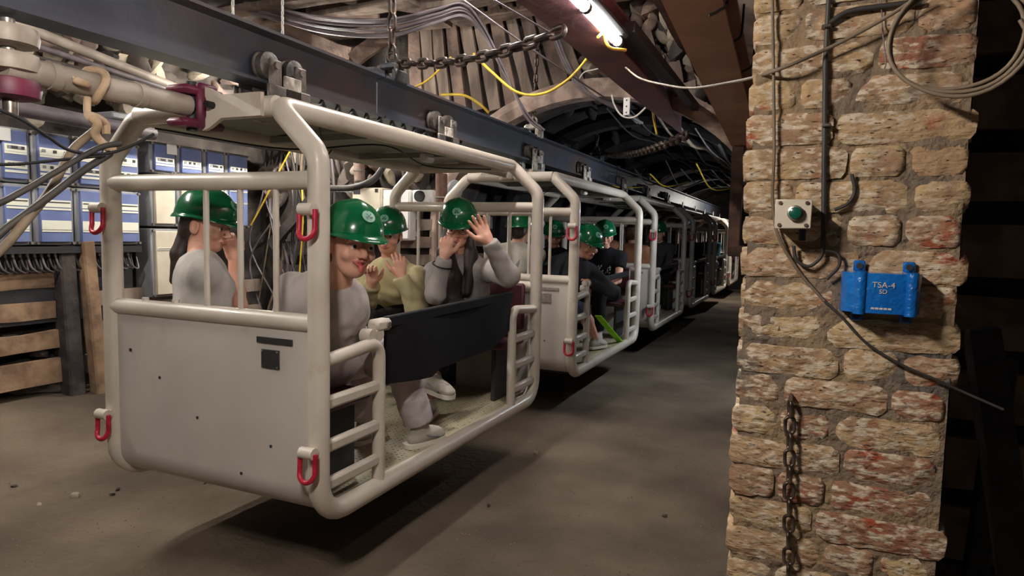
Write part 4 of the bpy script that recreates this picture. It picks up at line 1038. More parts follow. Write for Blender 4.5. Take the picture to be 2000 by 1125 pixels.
cable('brake_hose', [P(235, 280, X=-2.0), P(190, 290, X=-2.0), P(110, 335, X=-1.98), P(50, 370, X=-1.97), P(-40, 410, X=-1.95), P(-300, 470, X=-2.0), P(-700, 460, X=-2.1)], .009, M_cdark, 'dark hose crossing the cabinets at the left', 'hose')
cable('brake_hose', [P(300, 262, X=-2.0), P(255, 285, X=-2.0), P(205, 300, X=-2.0), P(140, 295, X=-2.0), P(95, 268, X=-2.0), P(45, 235, X=-2.0), P(0, 215, X=-2.0)], .005, M_ink, 'thin black lead sagging from the tow bar to the corner post', 'cable')
cable('brake_hose', [P(205, 304, X=-2.0), P(120, 312, X=-2.0), P(40, 320, X=-2.0), P(-40, 322, X=-2.0), P(-400, 330, X=-2.1)], .0045, M_ink, 'thin black lead running level to the left edge', 'cable')
cable('brake_hose', [P(215, 300, X=-2.03), P(160, 335, X=-2.0), P(95, 385, X=-2.0), P(20, 440, X=-2.0), P(-40, 480, X=-2.0), P(-300, 580, X=-2.0), P(-700, 600, X=-2.1)], .011, M_cdark, 'lower dark hose slanting to the left edge', 'hose')
# ------------------------------------------------------------------ people: smooth surfaces grown from tapered limbs
class SDF:
    def __init__(s): s.p = []
    def cone(s, a, b, r1, r2, k=.02, flat=(0, 0), op='u', w=1.0):
        s.p.append(('c', np.array(a, float), np.array(b, float), r1, r2, k, flat, op, w)); return s
    def ell(s, c, r, R=None, k=.02, op='u'):
        s.p.append(('e', np.array(c, float), np.array(r, float), np.eye(3) if R is None else R, k, op)); return s
    def mesh(s, h, wr=0, wseed=0):
        lo_ = np.full(3, 1e9); hi_ = -lo_; bx = []
        for q in s.p:
            if q[0] == 'c':
                r = max(q[3], q[4]); a = np.minimum(q[1], q[2])-r; b = np.maximum(q[1], q[2])+r; k = q[5]; op = q[7]
            else:
                r = max(q[2]); a = q[1]-r; b = q[1]+r; k = q[4]; op = q[5]
            bx.append((a-k*1.6-2*h, b+k*1.6+2*h))
            if op == 'u': lo_ = np.minimum(lo_, a); hi_ = np.maximum(hi_, b)
        lo_ -= 3*h; hi_ += 3*h; n = np.ceil((hi_-lo_)/h).astype(int)+1
        F = np.full(n, .2, np.float32)
        for q, (a, b) in zip(s.p, bx):
            i0 = np.maximum(0, np.floor((a-lo_)/h).astype(int)); i1 = np.minimum(n, np.ceil((b-lo_)/h).astype(int)+1)
            if (i1 <= i0).any(): continue
            g = [lo_[d]+h*np.arange(i0[d], i1[d]) for d in range(3)]
            X = np.stack(np.meshgrid(*g, indexing='ij'), -1)
            if q[0] == 'c':
                _, A, B, r1, r2, k, flat, op, w_ = q; ba = B-A; L = np.linalg.norm(ba)+1e-9; u = ba/L
                sp = (X-A)@u; t = np.clip(sp/L, 0, 1); d = np.linalg.norm(X-A-t[..., None]*ba, axis=-1)-(r1+(r2-r1)*t)
                if flat[0]: d = np.maximum(d, -sp)
                if flat[1]: d = np.maximum(d, sp-L)
            else:
                _, C_, r, R, k, op = q; l = (X-C_)@R; k0 = np.linalg.norm(l/r, axis=-1); k1 = np.linalg.norm(l/(r*r), axis=-1)+1e-9; d = k0*(k0-1)/k1
            sl = tuple(slice(i0[d_], i1[d_]) for d_ in range(3)); f = F[sl]
            if op == 's': d = -d; hh = np.clip(.5-.5*(f-d)/max(k, 1e-5), 0, 1) if False else None; m_ = np.maximum(f, d); F[sl] = m_+np.maximum(k-np.abs(f-d), 0)**2/(4*max(k, 1e-5))
            else: F[sl] = np.minimum(f, d)-np.maximum(k-np.abs(f-d), 0)**2/(4*max(k, 1e-5))
        if wr:
            g = [lo_[d]+h*np.arange(n[d]) for d in range(3)]; X, Y, Z = np.meshgrid(*g, indexing='ij')
            F += wr*(np.sin(31*X+17*Z+5*np.sin(13*Y)+wseed)*np.sin(27*Y-23*Z+4*np.sin(11*X))+.5*np.sin(52*Z+33*X-20*Y+3*np.sin(19*Z)))
        return nets(F, lo_, h)
def nets(F, lo_, h):
    S = F < 0; nx, ny, nz = F.shape
    c = sum(S[i:nx-1+i, j:ny-1+j, k:nz-1+k].astype(np.int8) for i in (0, 1) for j in (0, 1) for k in (0, 1))
    I = np.nonzero((c > 0) & (c < 8)); N = len(I[0]); ID = np.full(c.shape, -1, np.int64); ID[I] = np.arange(N)
    cor = [(i, j, k) for i in (0, 1) for j in (0, 1) for k in (0, 1)]
    fv = {q: F[I[0]+q[0], I[1]+q[1], I[2]+q[2]] for q in cor}; acc = np.zeros((N, 3)); cnt = np.zeros(N)
    for a in cor:
        for d in range(3):
            if a[d]: continue
            b = list(a); b[d] = 1; b = tuple(b); fa, fb = fv[a], fv[b]; x = (fa < 0) != (fb < 0)
            t = np.where(x, fa/np.where(x, fa-fb, 1), 0); p = np.array(a, float)[None]+t[:, None]*(np.array(b)-np.array(a))[None]
            acc += np.where(x[:, None], p, 0); cnt += x
    Vt = lo_+h*(np.stack(I, 1)+acc/cnt[:, None]); Q = []
    for d in range(3):
        e, f = [(1, 2), (2, 0), (0, 1)][d]
        sl0 = [slice(1, -1)]*3; sl1 = [slice(1, -1)]*3; sl0[d] = slice(0, -1); sl1[d] = slice(1, None)
        A, B = S[tuple(sl0)], S[tuple(sl1)]; J = np.nonzero(A != B)
        if not len(J[0]): continue
        base = [J[0]+1, J[1]+1, J[2]+1]; base[d] = J[d]
        def cell(de, df):
            q = [x.copy() for x in base]; q[e] = q[e]+de; q[f] = q[f]+df; return ID[q[0], q[1], q[2]]
        quad = np.stack([cell(-1, -1), cell(0, -1), cell(0, 0), cell(-1, 0)], 1); fl = ~A[J]
        quad[fl] = quad[fl][:, ::-1]; Q.append(quad)
    return Vt, np.concatenate(Q)
def np_mesh(name, parts, org, smooth=180):
    vs_ = []; fs = []; o = 0
    for v, f in parts: vs_.append(v); fs.append(f+o); o += len(v)
    v = np.concatenate(vs_)-np.array(org); f = np.concatenate(fs)
    me = bpy.data.meshes.new(name); me.vertices.add(len(v)); me.vertices.foreach_set('co', v.astype(np.float32).ravel())
    me.loops.add(f.size); me.loops.foreach_set('vertex_index', f.astype(np.int32).ravel())
    me.polygons.add(len(f)); me.polygons.foreach_set('loop_start', np.arange(0, f.size, 4, dtype=np.int32)); me.polygons.foreach_set('loop_total', np.full(len(f), 4, np.int32))
    me.update(calc_edges=True); me.validate(); me.polygons.foreach_set('use_smooth', [True]*len(me.polygons)); return me
M_skin = mat('skin', sr(226, 172, 148), sr(218, 160, 136), 14, .5)
M_lip = mat('lips', sr(184, 104, 98), None, rough=.4)
M_tongue = mat('tongue', sr(200, 88, 96), None, rough=.35)
M_eyew = mat('eye_white', sr(232, 228, 222), None, rough=.2)
M_eyed = mat('eye_dark', sr(34, 26, 22), None, rough=.15)
M_hairb = mat('dark_brown_hair', sr(40, 32, 30), sr(58, 46, 40), 40, .55, stretch=(1, 1, .15))
M_hairl = mat('light_brown_hair', sr(104, 74, 54), sr(80, 56, 42), 40, .55, stretch=(1, 1, .15))
def fabric(name, r, g, b): return mat(name, sr(r, g, b), sr(int(r*.9), int(g*.9), int(b*.9)), 9, .9, 0, .15, 220, spec=.2)
M_shoe = fabric('grey_white_sneaker', 196, 188, 176); M_sole = mat('pale_sole', sr(222, 214, 200), None, rough=.7)

A_ = lambda v: np.array(v, float)
def nrm(v): v = A_(v); return v/(np.linalg.norm(v)+1e-12)
def ik(a, c, l1, l2, hint):
    a, c, hint = A_(a), A_(c), A_(hint); d = c-a; L = np.linalg.norm(d)
    if L > (l1+l2)*.995: c = a+d/L*(l1+l2)*.995; d = c-a; L = np.linalg.norm(d)
    u = d/L; x = (l1*l1-l2*l2+L*L)/(2*L); hh = math.sqrt(max(0, l1*l1-x*x)); n = hint-a; n = n-u*(n@u); n = nrm(n)
    return a+u*x+n*hh, c
def hand_sdf(w, d, n, side, curl=.4, spread=.10, s=1.0, thumb=.7):
    """w wrist, d finger direction, n palm normal, side towards the thumb"""
    S = SDF(); w, d, n = A_(w), nrm(d), A_(n); n = nrm(n-d*(n@d)); t = nrm(A_(side)-d*(A_(side)@d)); t = nrm(t-n*(t@n))
    S.cone(w-d*.03*s, w+d*.025*s, .026*s, .027*s, .02)
    offs = [.030, .010, -.010, -.029]; ln = [.074, .082, .076, .060]
    for i in range(4):
        k = w+d*(.088-.004*abs(i-1.3))*s+t*offs[i]*s
        S.cone(w+d*.02*s+t*offs[i]*.5*s, k, .016*s, .0125*s, .014)
        ang = curl*(1+.12*i); dd = nrm(d+t*(1.3-i)*spread); p = k; a = 0; r = .0105*s
        for j, f in enumerate((.46, .30, .24)):
            a += ang*(.7 if j == 0 else 1.0); v = dd*math.cos(a)+n*math.sin(a); q = p+v*ln[i]*f*s
            S.cone(p, q, r, r*.9, .006); p = q; r *= .9
    p = w+d*.025*s+t*.026*s; q = p+(t*thumb+d*.6+n*.25)*.045*s; S.cone(w+d*.012*s+t*.012*s, q, .019*s, .0135*s, .016)
    q2 = q+nrm(t*thumb*.6+d*.9+n*.25)*.032*s; S.cone(q, q2, .0125*s, .011*s, .006); q3 = q2+nrm(t*thumb*.4+d+n*.3)*.026*s; S.cone(q2, q3, .011*s, .0085*s, .005)
    return S
EMB = None
def hard_hat(c, R, label, s=1.06, group='green hard hats'):
    """c head centre, R columns: right, forward, up"""
    hr = thing('hard_hat', label, 'hard hat', tuple(c), group); Rm = Matrix(R.tolist()); C_ = V(*c)
    tw = lambda p: C_+Rm @ (V(*p)*s)
    a, b, hgt, z0 = .110, .134, .122, .040
    n, m_ = 36, 12; mb = MB(); vs_ = []; fs = []
    def ring(t):   # t 0 rim .. 1 top
        zz = math.sin(t*PI/2); rr = math.cos(t*PI/2)**.82 if t < 1 else 0
        return rr, zz
    for i in range(m_+1):
        rr, zz = ring(i/m_)
        for k in range(n):
            an = 2*PI*k/n; x, y = math.cos(an), math.sin(an)
            ridge = .006*math.exp(-(x*rr/.16)**2)*min(1, zz*2)
            tiltz = -.018*(-y)*0+.010*max(0, -y)*-1*(1-zz)
            vs_.append(tw((a*rr*x, b*rr*y-.004, z0+hgt*zz+ridge+tiltz)))
    for i in range(m_):
        for k in range(n): fs.append((i*n+k, i*n+(k+1) % n, (i+1)*n+(k+1) % n, (i+1)*n+k))
    mb.add(vs_, fs).build('shell', M_green, hr, 60)
    mb = MB(); vs_ = []; fs = []
    for j, (o_, dz) in enumerate(((-.012, .002), (0, .004), (.55, .0), (1, -.004), (1, -.009), (.5, -.006), (-.012, -.004))):
        for k in range(n):
            an = 2*PI*k/n; x, y = math.cos(an), math.sin(an); front = max(0, y)**3; br = .010+.028*front
            e = o_*br if o_ > 0 else o_; drop = (-.016*front-.010*max(0, -y))*max(0, o_)
            tz = -.010*max(0, -y)
            vs_.append(tw(((a+e)*x, (b+e)*y-.004, z0+dz+drop+tz)))
    J = 7
    for j in range(J):
        for k in range(n): fs.append((j*n+k, ((j+1) % J)*n+k, ((j+1) % J)*n+(k+1) % n, j*n+(k+1) % n))
    mb.add(vs_, fs).build('brim', M_green, hr, 60)
    # round miners' emblem over the brow
    an = PI/2; t = .36; rr, zz = ring(t); cen = V(0, b*rr-.004, z0+hgt*zz); nor = V(0, .82, .57).normalized(); ux = V(1, 0, 0); uy = nor.cross(ux)
    rad = .024
    def dome(r_, off, n_=20):
        v = [tw(cen+nor*off)]; f = []
        for ri in (1, 2):
            for k in range(n_):
                g = 2*PI*k/n_; p = cen+ux*math.cos(g)*r_*ri/2+uy*math.sin(g)*r_*ri/2; sag_ = -((r_*ri/2)**2)/(2*.115); v.append(tw(p+nor*(off+sag_)))
        for k in range(n_): f.append((0, 1+k, 1+(k+1) % n_)); f.append((1+k, 1+n_+k, 1+n_+(k+1) % n_, 1+(k+1) % n_))
        return MB().add(v, f)
    em = dome(rad, .005).build('emblem', M_emb, hr, 60, label='pale round emblem with crossed hammers')
    mb = MB()
    for sg in (-1, 1):
        p = cen+nor*.0055; d = (ux*sg*.7+uy*.7); q = (ux*.7-uy*sg*.7)
        for (c0, l_, w_) in ((p, .026, .0035), (p+d*.011, .006, .012)):
            vv = [tw(c0+d*sa*l_/2+q*sb*w_/2+nor*.001) for sa, sb in ((-1, -1), (1, -1), (1, 1), (-1, 1))]; mb.add(vv, [(0, 1, 2, 3)])
    mb.build('crossed_hammers', M_embd, em)
    return hr
def make_person(label, D, group=None):
    J = {k: A_(v) for k, v in D.items() if k in ('pelvis', 'neck', 'shL', 'shR', 'head')}
    h = D.get('res', .012); hh = D.get('hres', .0055); hs = D.get('hs', 1.06)
    fw = nrm(D['fwd']); up = D.get('up', (0, 0, 1)); up = nrm(A_(up)-fw*(A_(up)@fw)); rt = np.cross(fw, up); R = np.stack([rt, fw, up], 1)
    hd = J['head']; org = (J['pelvis'][0], J['pelvis'][1], J['pelvis'][2]-.1)
    root = thing('person', label, 'person', org, group or 'passengers in the cabins')
    ac = nrm(J['shR']-J['shL']); spine = nrm(J['neck']-J['pelvis']); back = np.cross(spine, ac)   # ac x ... faces backwards or forwards
    tf = nrm(np.cross(spine, ac)); tf = tf if tf@A_(D['tf']) > 0 else -tf
    ph = nrm(A_(D.get('pac', ac))); hipL = J['pelvis']-ph*.085; hipR = J['pelvis']+ph*.085
    arms = {}; legs = {}
    for sd, sh in (('L', J['shL']), ('R', J['shR'])):
        a = D['arm'+sd]; el, wr = ik(sh, a['w'], .265, .235, a['e']); arms[sd] = (sh, el, wr, a)
    for sd, hp in (('L', hipL), ('R', hipR)):
        a = D['leg'+sd]; kn, an = ik(hp, a['a'], .425, .395, a['k']); legs[sd] = (hp, kn, an, a)
    mid = J['pelvis']*.55+J['neck']*.45-tf*.01; ch = J['pelvis']*.25+J['neck']*.75+tf*.005
    Rt = np.stack([ac, tf, np.cross(ac, tf)], 1)
    def torso(S, g, k=.04, low=True):
        S.ell(J['pelvis'], (.155+g, .115+g, .11+g), Rt, k); S.cone(J['pelvis'], mid, .105+g, .10+g, k); S.ell(mid, (.135+g, .1+g, .12+g), Rt, k)
        S.ell(ch, (.155+g, .105+g, .15+g), Rt, k)
        for s_ in ('L', 'R'): S.cone(J['neck']-spine*.05, arms[s_][0], .055+g, .05+g, k)
    B = SDF(); torso(B, 0)
    B.cone(J['neck']-spine*.06, hd-up*.03-fw*.01, .058, .05, .03)
    for s_ in ('L', 'R'):
        sh, el, wr, a = arms[s_]; B.cone(sh, el, .046, .036, .03).cone(el, el+(wr-el)*.35, .036, .037, .02).cone(el+(wr-el)*.35, wr, .037, .025, .02)
        hp, kn, an, a = legs[s_]; B.cone(hp, kn, .078, .052, .04).cone(kn, kn+(an-kn)*.35, .052, .054, .03).cone(kn+(an-kn)*.35, an, .052, .034, .03)
        td = nrm(a.get('t', (0, 1, 0))); B.cone(an-A_((0, 0, .03)), an+td*.10-A_((0, 0, .066)), .03, .016, .02)
    parts = [B.mesh(h)]
    # head
    hv = lambda x, y, z: hd+R@(A_((x, y, z))*hs)
    e3 = lambda r: A_(r)*hs
    H = SDF()
    H.ell(hv(0, -.012, .035), e3((.074, .094, .082)), R, .02).ell(hv(0, .022, -.03), e3((.058, .067, .070)), R, .03)
    H.ell(hv(0, .045, -.082), e3((.036, .036, .028)), R, .03).cone(hv(0, -.02, -.03), J['neck']-spine*.03, .046*hs, .054, .025)
    H.ell(hv(0, .078, .022), e3((.05, .018, .014)), R, .02)
    for sx in (-1, 1):
        H.ell(hv(sx*.031, .102, .0), e3((.019, .022, .013)), R, .012, 's'); H.ell(hv(sx*.04, .066, -.03), e3((.024, .024, .02)), R, .02)
        H.ell(hv(sx*.077, -.005, -.008), e3((.010, .022, .033)), R, .008); H.ell(hv(sx*.085, .002, -.006), e3((.006, .012, .018)), R, .006, 's')
        H.ell(hv(sx*.031, .076, .0), e3((.015, .015, .0125)), R, .004)
    H.cone(hv(0, .088, .012), hv(0, .112, -.028), .008*hs, .012*hs, .012)
    for sx in (-1, 1): H.ell(hv(sx*.011, .1, -.033), e3((.008, .01, .007)), R, .006)
    H.ell(hv(0, .088, -.058), e3((.024, .014, .012)), R, .012)
    if D.get('mouth_open'): H.ell(hv(.004, .104, -.06), e3((.021, .02, .010)), R, .004, 's')
    parts.append(H.mesh(hh))
    for s_ in ('L', 'R'):
        sh, el, wr, a = arms[s_]; fd = nrm(a.get('d', wr-el))
        Hd = hand_sdf(wr, fd, a.get('n', tf), a.get('s', (0, 0, 1)), a.get('curl', .4), a.get('spread', .06), a.get('hs', 1.0)); parts.append(Hd.mesh(max(.0042, hh*.8)))
    me = np_mesh('body', parts, org); me.materials.append(D.get('skin', M_skin)); link_mesh('body', me, None, root)
    def child(name, S, m_, step, wr_=0, label=None):
        me = np_mesh(name, [S.mesh(step, wr_, len(MATS)*.7+org[0]*9)], org); me.materials.append(m_); return tag(link_mesh(name, me, None, root), label)
    # face pieces
    for sx in (-1, 1):
        c0 = V(*hv(sx*.031, .079, .0)); mb = MB(); mb.sphere(c0, .0125*hs, 14, 10)
        mb.cur = 1; ir = V(*(R@A_((sx*.0+D.get('gaze', 0), 1, -.05)))).normalized(); mb.disc(c0+ir*.0112*hs, ir, .0062*hs, .004, 12); mb.build('eye', [M_eyew, M_eyed], root, 60)
        S = SDF(); S.cone(hv(sx*.012, .099, .022), hv(sx*.030, .096, .027), .004*hs, .005*hs, .004).cone(hv(sx*.030, .096, .027), hv(sx*.050, .078, .022), .005*hs, .0032*hs, .004)
        child('eyebrow', S, D.get('hairm', M_hairb), .003)
    S = SDF(); zz = -.058
    if D.get('mouth_open'):
        S.cone(hv(-.022, .092, zz+.004), hv(.004, .107, zz+.010), .004, .005, .004).cone(hv(.004, .107, zz+.010), hv(.028, .09, zz+.006), .005, .004, .004)
        S.cone(hv(-.022, .092, zz+.002), hv(.004, .105, zz-.012), .004, .0055, .004).cone(hv(.004, .105, zz-.012), hv(.028, .09, zz+.006), .0055, .004, .004)
        T = SDF(); T.cone(hv(.006, .092, zz), hv(.012, .118, zz-.012), .010, .009, .004).cone(hv(.012, .118, zz-.012), hv(.014, .121, zz-.022), .009, .007, .004); child('tongue', T, M_tongue, .003)
    else:
        S.cone(hv(-.022, .090, zz), hv(0, .102, zz+.004), .0035, .005, .004).cone(hv(0, .102, zz+.004), hv(.022, .090, zz), .005, .0035, .004)
        S.cone(hv(-.02, .090, zz-.003), hv(0, .100, zz-.007), .0035, .006, .004).cone(hv(0, .100, zz-.007), hv(.02, .090, zz-.003), .006, .0035, .004)
    child('lips', S, M_lip, .003)
    # hair: cap under the hat, plus strands
    S = SDF(); S.ell(hv(0, -.02, .045), e3((.081, .096, .083)), R, .02); S.ell(hv(0, -.055, -.02), e3((.07, .05, .06)), R, .02)
    S.ell(hv(0, .085, -.02), e3((.066, .07, .09)), R, .02, 's')
    for q in D.get('hair', []): S.cone(hv(*q[0]) if len(q) == 4 else q[0], hv(*q[1]) if len(q) == 4 else q[1], q[2], q[3], .02)
    child('hair', S, D.get('hairm', M_hairb), max(.007, h*.7), .0015)
    # clothes
    sm, pm = D['shirt'], D['pants']; g = D.get('g', .014); S = SDF(); torso(S, g)
    S.cone(J['neck']-spine*.04, J['neck']+spine*.015, .068, .062, .02, (0, 1))
    for s_ in ('L', 'R'):
        sh, el, wr, a = arms[s_]
        if D.get('sleeve', 'long') == 'long':
            S.cone(sh, el, .052+g, .044+g, .03).cone(el, wr-nrm(wr-el)*.005, .044+g, .030+g*.7, .025, (0, 1)); 
            S.cone(wr-nrm(wr-el)*.045, wr-nrm(wr-el)*.002, .035+g*.6, .035+g*.6, .008, (1, 1))
        else: S.cone(sh, sh+(el-sh)*.5, .052+g, .050+g, .03, (0, 1))
    child('shirt', S, sm, h, D.get('wr', .003), D.get('shirt_label'))
    S = SDF(); gp = D.get('gp', .014); S.ell(J['pelvis']-spine*.01, (.16+gp, .122+gp, .11+gp), Rt, .03)
    for s_ in ('L', 'R'):
        hp, kn, an, a = legs[s_]; S.cone(hp, kn, .084+gp, .058+gp, .04)
        if D.get('short'): pass
        else: S.cone(kn, an+(kn-an)*.06, .058+gp, .046+gp*1.2, .03, (0, 1))
    child('trousers' if not D.get('short') else 'shorts', S, pm, h, D.get('wr', .003))
    for s_ in ('L', 'R'):
        hp, kn, an, a = legs[s_]; td = nrm(a.get('t', (0, 1, 0))); un = nrm(a.get('u', (0, 0, 1))); un = nrm(un-td*(un@td)); sdv = np.cross(td, un); Rs = np.stack([sdv, td, un], 1)
        S = SDF(); b0 = an-un*.05
        S.cone(an+un*.015, an-un*.03, .043, .04, .02, (1, 0)).ell(b0-td*.03, (.036, .05, .036), Rs, .02).ell(b0+td*.045+un*.0, (.043, .09, .040), Rs, .03).ell(b0+td*.11-un*.012, (.043, .05, .027), Rs, .02)
        S.cone(b0-un*.09, b0-un*.03, .3, .3, .004, (1, 1), 's')
        shoe = child('shoe', S, D.get('shoem', M_shoe), max(.006, h*.6))
        mb = MB(); out = [(.036*math.cos(t), -.075+.02*math.sin(t)) for t in np.linspace(PI, 2*PI, 7)]+[(.044, .02), (.047, .08)]+[(.045*math.cos(t), .12+.04*math.sin(t)) for t in np.linspace(0, PI, 9)]+[(-.045, .08), (-.038, .02)]
        mb.prism(out, tuple(b0-un*.045), tuple(sdv), tuple(td), tuple(un), .022); mb.build('sole', D.get('solem', M_sole), shoe, 40)
        if h <= .014:
            for k in range(4):
                lc = b0+td*(.018+.022*k)+un*(.043-.006*k); lw = .024-.002*k
                MB().tube([V(*(lc-sdv*lw-un*.008)), V(*(lc+un*.002)), V(*(lc+sdv*lw-un*.008))], .004, 6).build('lace', M_cwhite, shoe, 60)
            MB().tube(crom([V(*(b0+td*.0-sdv*.043+un*.012)), V(*(b0+td*.05-sdv*.047-un*.004)), V(*(b0+td*.09-sdv*.046-un*.012))], 4), .005, 6).build('side_stripe', M_cab, shoe, 60)
            MB().tube(crom([V(*(b0+td*.0+sdv*.043+un*.012)), V(*(b0+td*.05+sdv*.047-un*.004)), V(*(b0+td*.09+sdv*.046-un*.012))], 4), .005, 6).build('side_stripe', M_cab, shoe, 60)
    if D.get('hat'): hard_hat(hd, R, D['hat'], hs)
    return root, hv, arms, legs, R
# ------------------------------------------------------------------ passengers
def yc(i, ly): return Y1+i*PITCH+ly
AZ = .48
def L3(v): return tuple(v)
tee_white = fabric('white_tee', 196, 190, 184); sweat_grey = fabric('pale_grey_sweatshirt', 190, 180, 176); cream_jkt = fabric('cream_jacket', 206, 194, 150)
tee_grey = fabric('light_grey_tee', 176, 168, 164); blk = fabric('black_cloth', 30, 30, 33); lilac = fabric('pale_lilac_trousers', 204, 192, 194); charcoal = fabric('charcoal_cloth', 52, 54, 58)
jean = fabric('dark_jeans', 44, 50, 64); hood = fabric('white_hoodie', 210, 204, 192); peach = fabric('peach_hoodie', 196, 138, 112); teal = fabric('teal_shirt', 46, 96, 108); dgrey = fabric('dark_grey_top', 74, 72, 74)
# --- first cabin, front bench left: turned to the right, hand over the face
hA = P(402, 440, Y=2.25); nA = P(386, 512, Y=2.22)
make_person('person in a white T-shirt behind the window bars, hand over the face', dict(
    pelvis=(-2.43, 2.19, .86), neck=nA, shL=nA+V(-.135, .075, -.045), shR=nA+V(.135, -.075, -.05), head=(hA.x, hA.y, hA.z-.0), fwd=(.93, .30, -.16), tf=(.5, .85, 0), pac=(1, -.2, 0),
    armR=dict(w=P(456, 506, Y=2.40), e=P(440, 760, Y=2.1), d=(-.34, .05, 1), n=(-.9, .3, .1), s=(0, 1, .2), curl=.45),
    armL=dict(w=(-2.52, 2.52, .90), e=(-2.75, 2.3, .95), n=(0, 0, -1), s=(1, 0, 0)),
    legL=dict(a=(-2.53, 2.60, AZ), k=(-2.55, 2.7, 1.0)), legR=dict(a=(-2.33, 2.60, AZ), k=(-2.33, 2.7, 1.0)),
    shirt=tee_white, sleeve='short', pants=charcoal, res=.012, hres=.0055,
    hair=[((.0, -.07, -.02), (.02, -.085, -.14), .045, .04), ((.02, -.085, -.14), (.03, -.09, -.26), .04, .02)], hat='green hard hat of the person behind the window bars of the nearest cabin'))
# --- first cabin, front bench right: leaning out, looking back, tongue out
hB = P(684, 480, Y=2.09)
_, hvB, _, _, _ = make_person('person in a pale grey sweatshirt leaning out of the nearest cabin, tongue out', dict(
    pelvis=(-1.90, 2.22, .87), neck=P(652, 566, Y=2.14), shL=P(572, 566, Y=2.12), shR=P(662, 622, Y=2.26), head=hB, fwd=(.90, -.44, -.03), up=(.03, .08, 1), tf=(.2, 1, 0), pac=(1, -.1, 0),
    armR=dict(w=(-1.86, 2.50, .96), e=(-1.62, 2.3, .85), n=(0, 0, -1), s=(-1, 0, 0), curl=.6), armL=dict(w=(-2.02, 2.45, .90), e=(-2.2, 2.2, .85), n=(0, 0, -1), s=(1, 0, 0)),
    legR=dict(a=(-1.665, 2.74, AZ), k=(-1.70, 2.85, 1.1), t=(.28, 1, 0)), legL=dict(a=(-1.93, 2.66, AZ), k=(-1.93, 2.75, 1.1)),
    shirt=sweat_grey, pants=lilac, gp=.022, g=.018, res=.010, hres=.004, mouth_open=True, gaze=-.25, hairm=M_hairl, hair=[((.0, -.06, -.03), (-.0, -.09, -.07), .045, .035)],
    hat='large glossy green hard hat of the person leaning out of the nearest cabin', hs=1.08))
MB().sphere(hvB(.086, .004, -.034), .0055, 8, 6).build('ear_stud', M_bright, None, 60, 'small bright ear stud of the leaning person', 'earring')
# --- first cabin, rear bench left: cream jacket, hands at the cheeks
hC = P(757, 458, Y=3.60)
make_person('person in a cream jacket in the nearest cabin, hands at the face', dict(
    pelvis=(-2.42, 3.72, .86), neck=P(762, 524, Y=3.66), shL=P(815, 543, Y=3.64), shR=P(715, 540, Y=3.66), head=hC, fwd=(.42, -.88, -.12), tf=(0, -1, 0),
    armL=dict(w=P(784, 540, Y=3.44), e=P(815, 640, Y=3.4), d=(-.22, .1, 1), n=(-.6, .6, 0), s=(-.5, -.6, 0), curl=.35), armR=dict(w=P(726, 556, Y=3.40), e=P(715, 640, Y=3.38), d=(.05, -.1, 1), n=(.3, -.8, 0), s=(.9, .2, 0), curl=.9),
    legL=dict(a=(-2.34, 3.22, AZ), k=(-2.34, 3.1, 1.1), t=(0, -1, 0)), legR=dict(a=(-2.55, 3.22, AZ), k=(-2.55, 3.1, 1.1), t=(0, -1, 0)),
    shirt=cream_jkt, pants=blk, g=.024, wr=.005, res=.012, hres=.0055, hs=1.1, hat='green hard hat of the person in the cream jacket, half hidden by the big one'))
# --- first cabin, rear bench right: palm held up to the camera
hD = P(896, 443, Y=3.62)
_, hv, arms, legs, R = make_person('person in a light grey T-shirt holding up a palm on the rear right seat', dict(
    pelvis=(-1.93, 3.72, .86), neck=P(905, 512, Y=3.68), shL=P(960, 528, Y=3.64), shR=P(850, 535, Y=3.66), head=hD, fwd=(.38, -.90, -.2), tf=(0, -1, 0),
    armL=dict(w=P(955, 472, Y=3.34), e=P(1035, 560, Y=3.3), d=(-.55, .0, .85), n=(.45, -.88, .1), s=(-.8, 0, -.5), curl=.16, spread=.16), armR=dict(w=P(868, 502, Y=3.42), e=P(845, 640, Y=3.35), d=(.10, .05, 1), n=(-.3, .9, 0), s=(.9, .2, 0), curl=.7),
    legR=dict(a=P(838, 782, Y=3.16), k=(-2.0, 3.1, 1.2), t=(.2, -1, 0)), legL=dict(a=P(846, 732, Y=3.08), k=(-1.72, 3.12, 1.1), t=(.95, -.25, -.1)),
    shirt=tee_grey, sleeve='long', pants=blk, g=.02, wr=.004, res=.012, hres=.005, hs=1.08,
    hair=[((-.062, .0, -.02), (-.075, .06, -.15), .03, .035), ((-.075, .06, -.15), (-.06, .15, -.34), .045, .03), ((.062, .0, -.02), (.07, .06, -.14), .032, .042), ((.07, .06, -.14), (.04, .15, -.26), .055, .075), ((.04, .15, -.26), (.02, .18, -.38), .075, .055), ((.02, .18, -.38), (.01, .18, -.48), .055, .02)],
    hat='dark green hard hat of the person holding up a palm'))
gl = thing('eyeglasses', 'thin framed glasses of the person holding up a palm', 'glasses', tuple(hv(0, .1, 0)))
for sx in (-1, 1):
    MB().tube([hv(sx*.033+.026*math.cos(t), .108-.01*abs(math.cos(t)), .0+.022*math.sin(t)) for t in np.linspace(0, 2*PI, 17)[:-1]], .0018, 6, closed=True).build('rim', M_dark, gl, 60)
    MB().tube([hv(sx*.058, .098, .004), hv(sx*.08, .0, .004)], .0016, 6).build('temple', M_dark, gl, 60)
MB().tube([hv(-.008, .112, .004), hv(.008, .112, .004)], .0018, 6).build('bridge', M_dark, gl, 60)
w_ = V(*arms['R'][2]); e_ = V(*arms['R'][1]); d_ = (e_-w_).normalized(); x_ = d_.orthogonal(); y_ = d_.cross(x_)
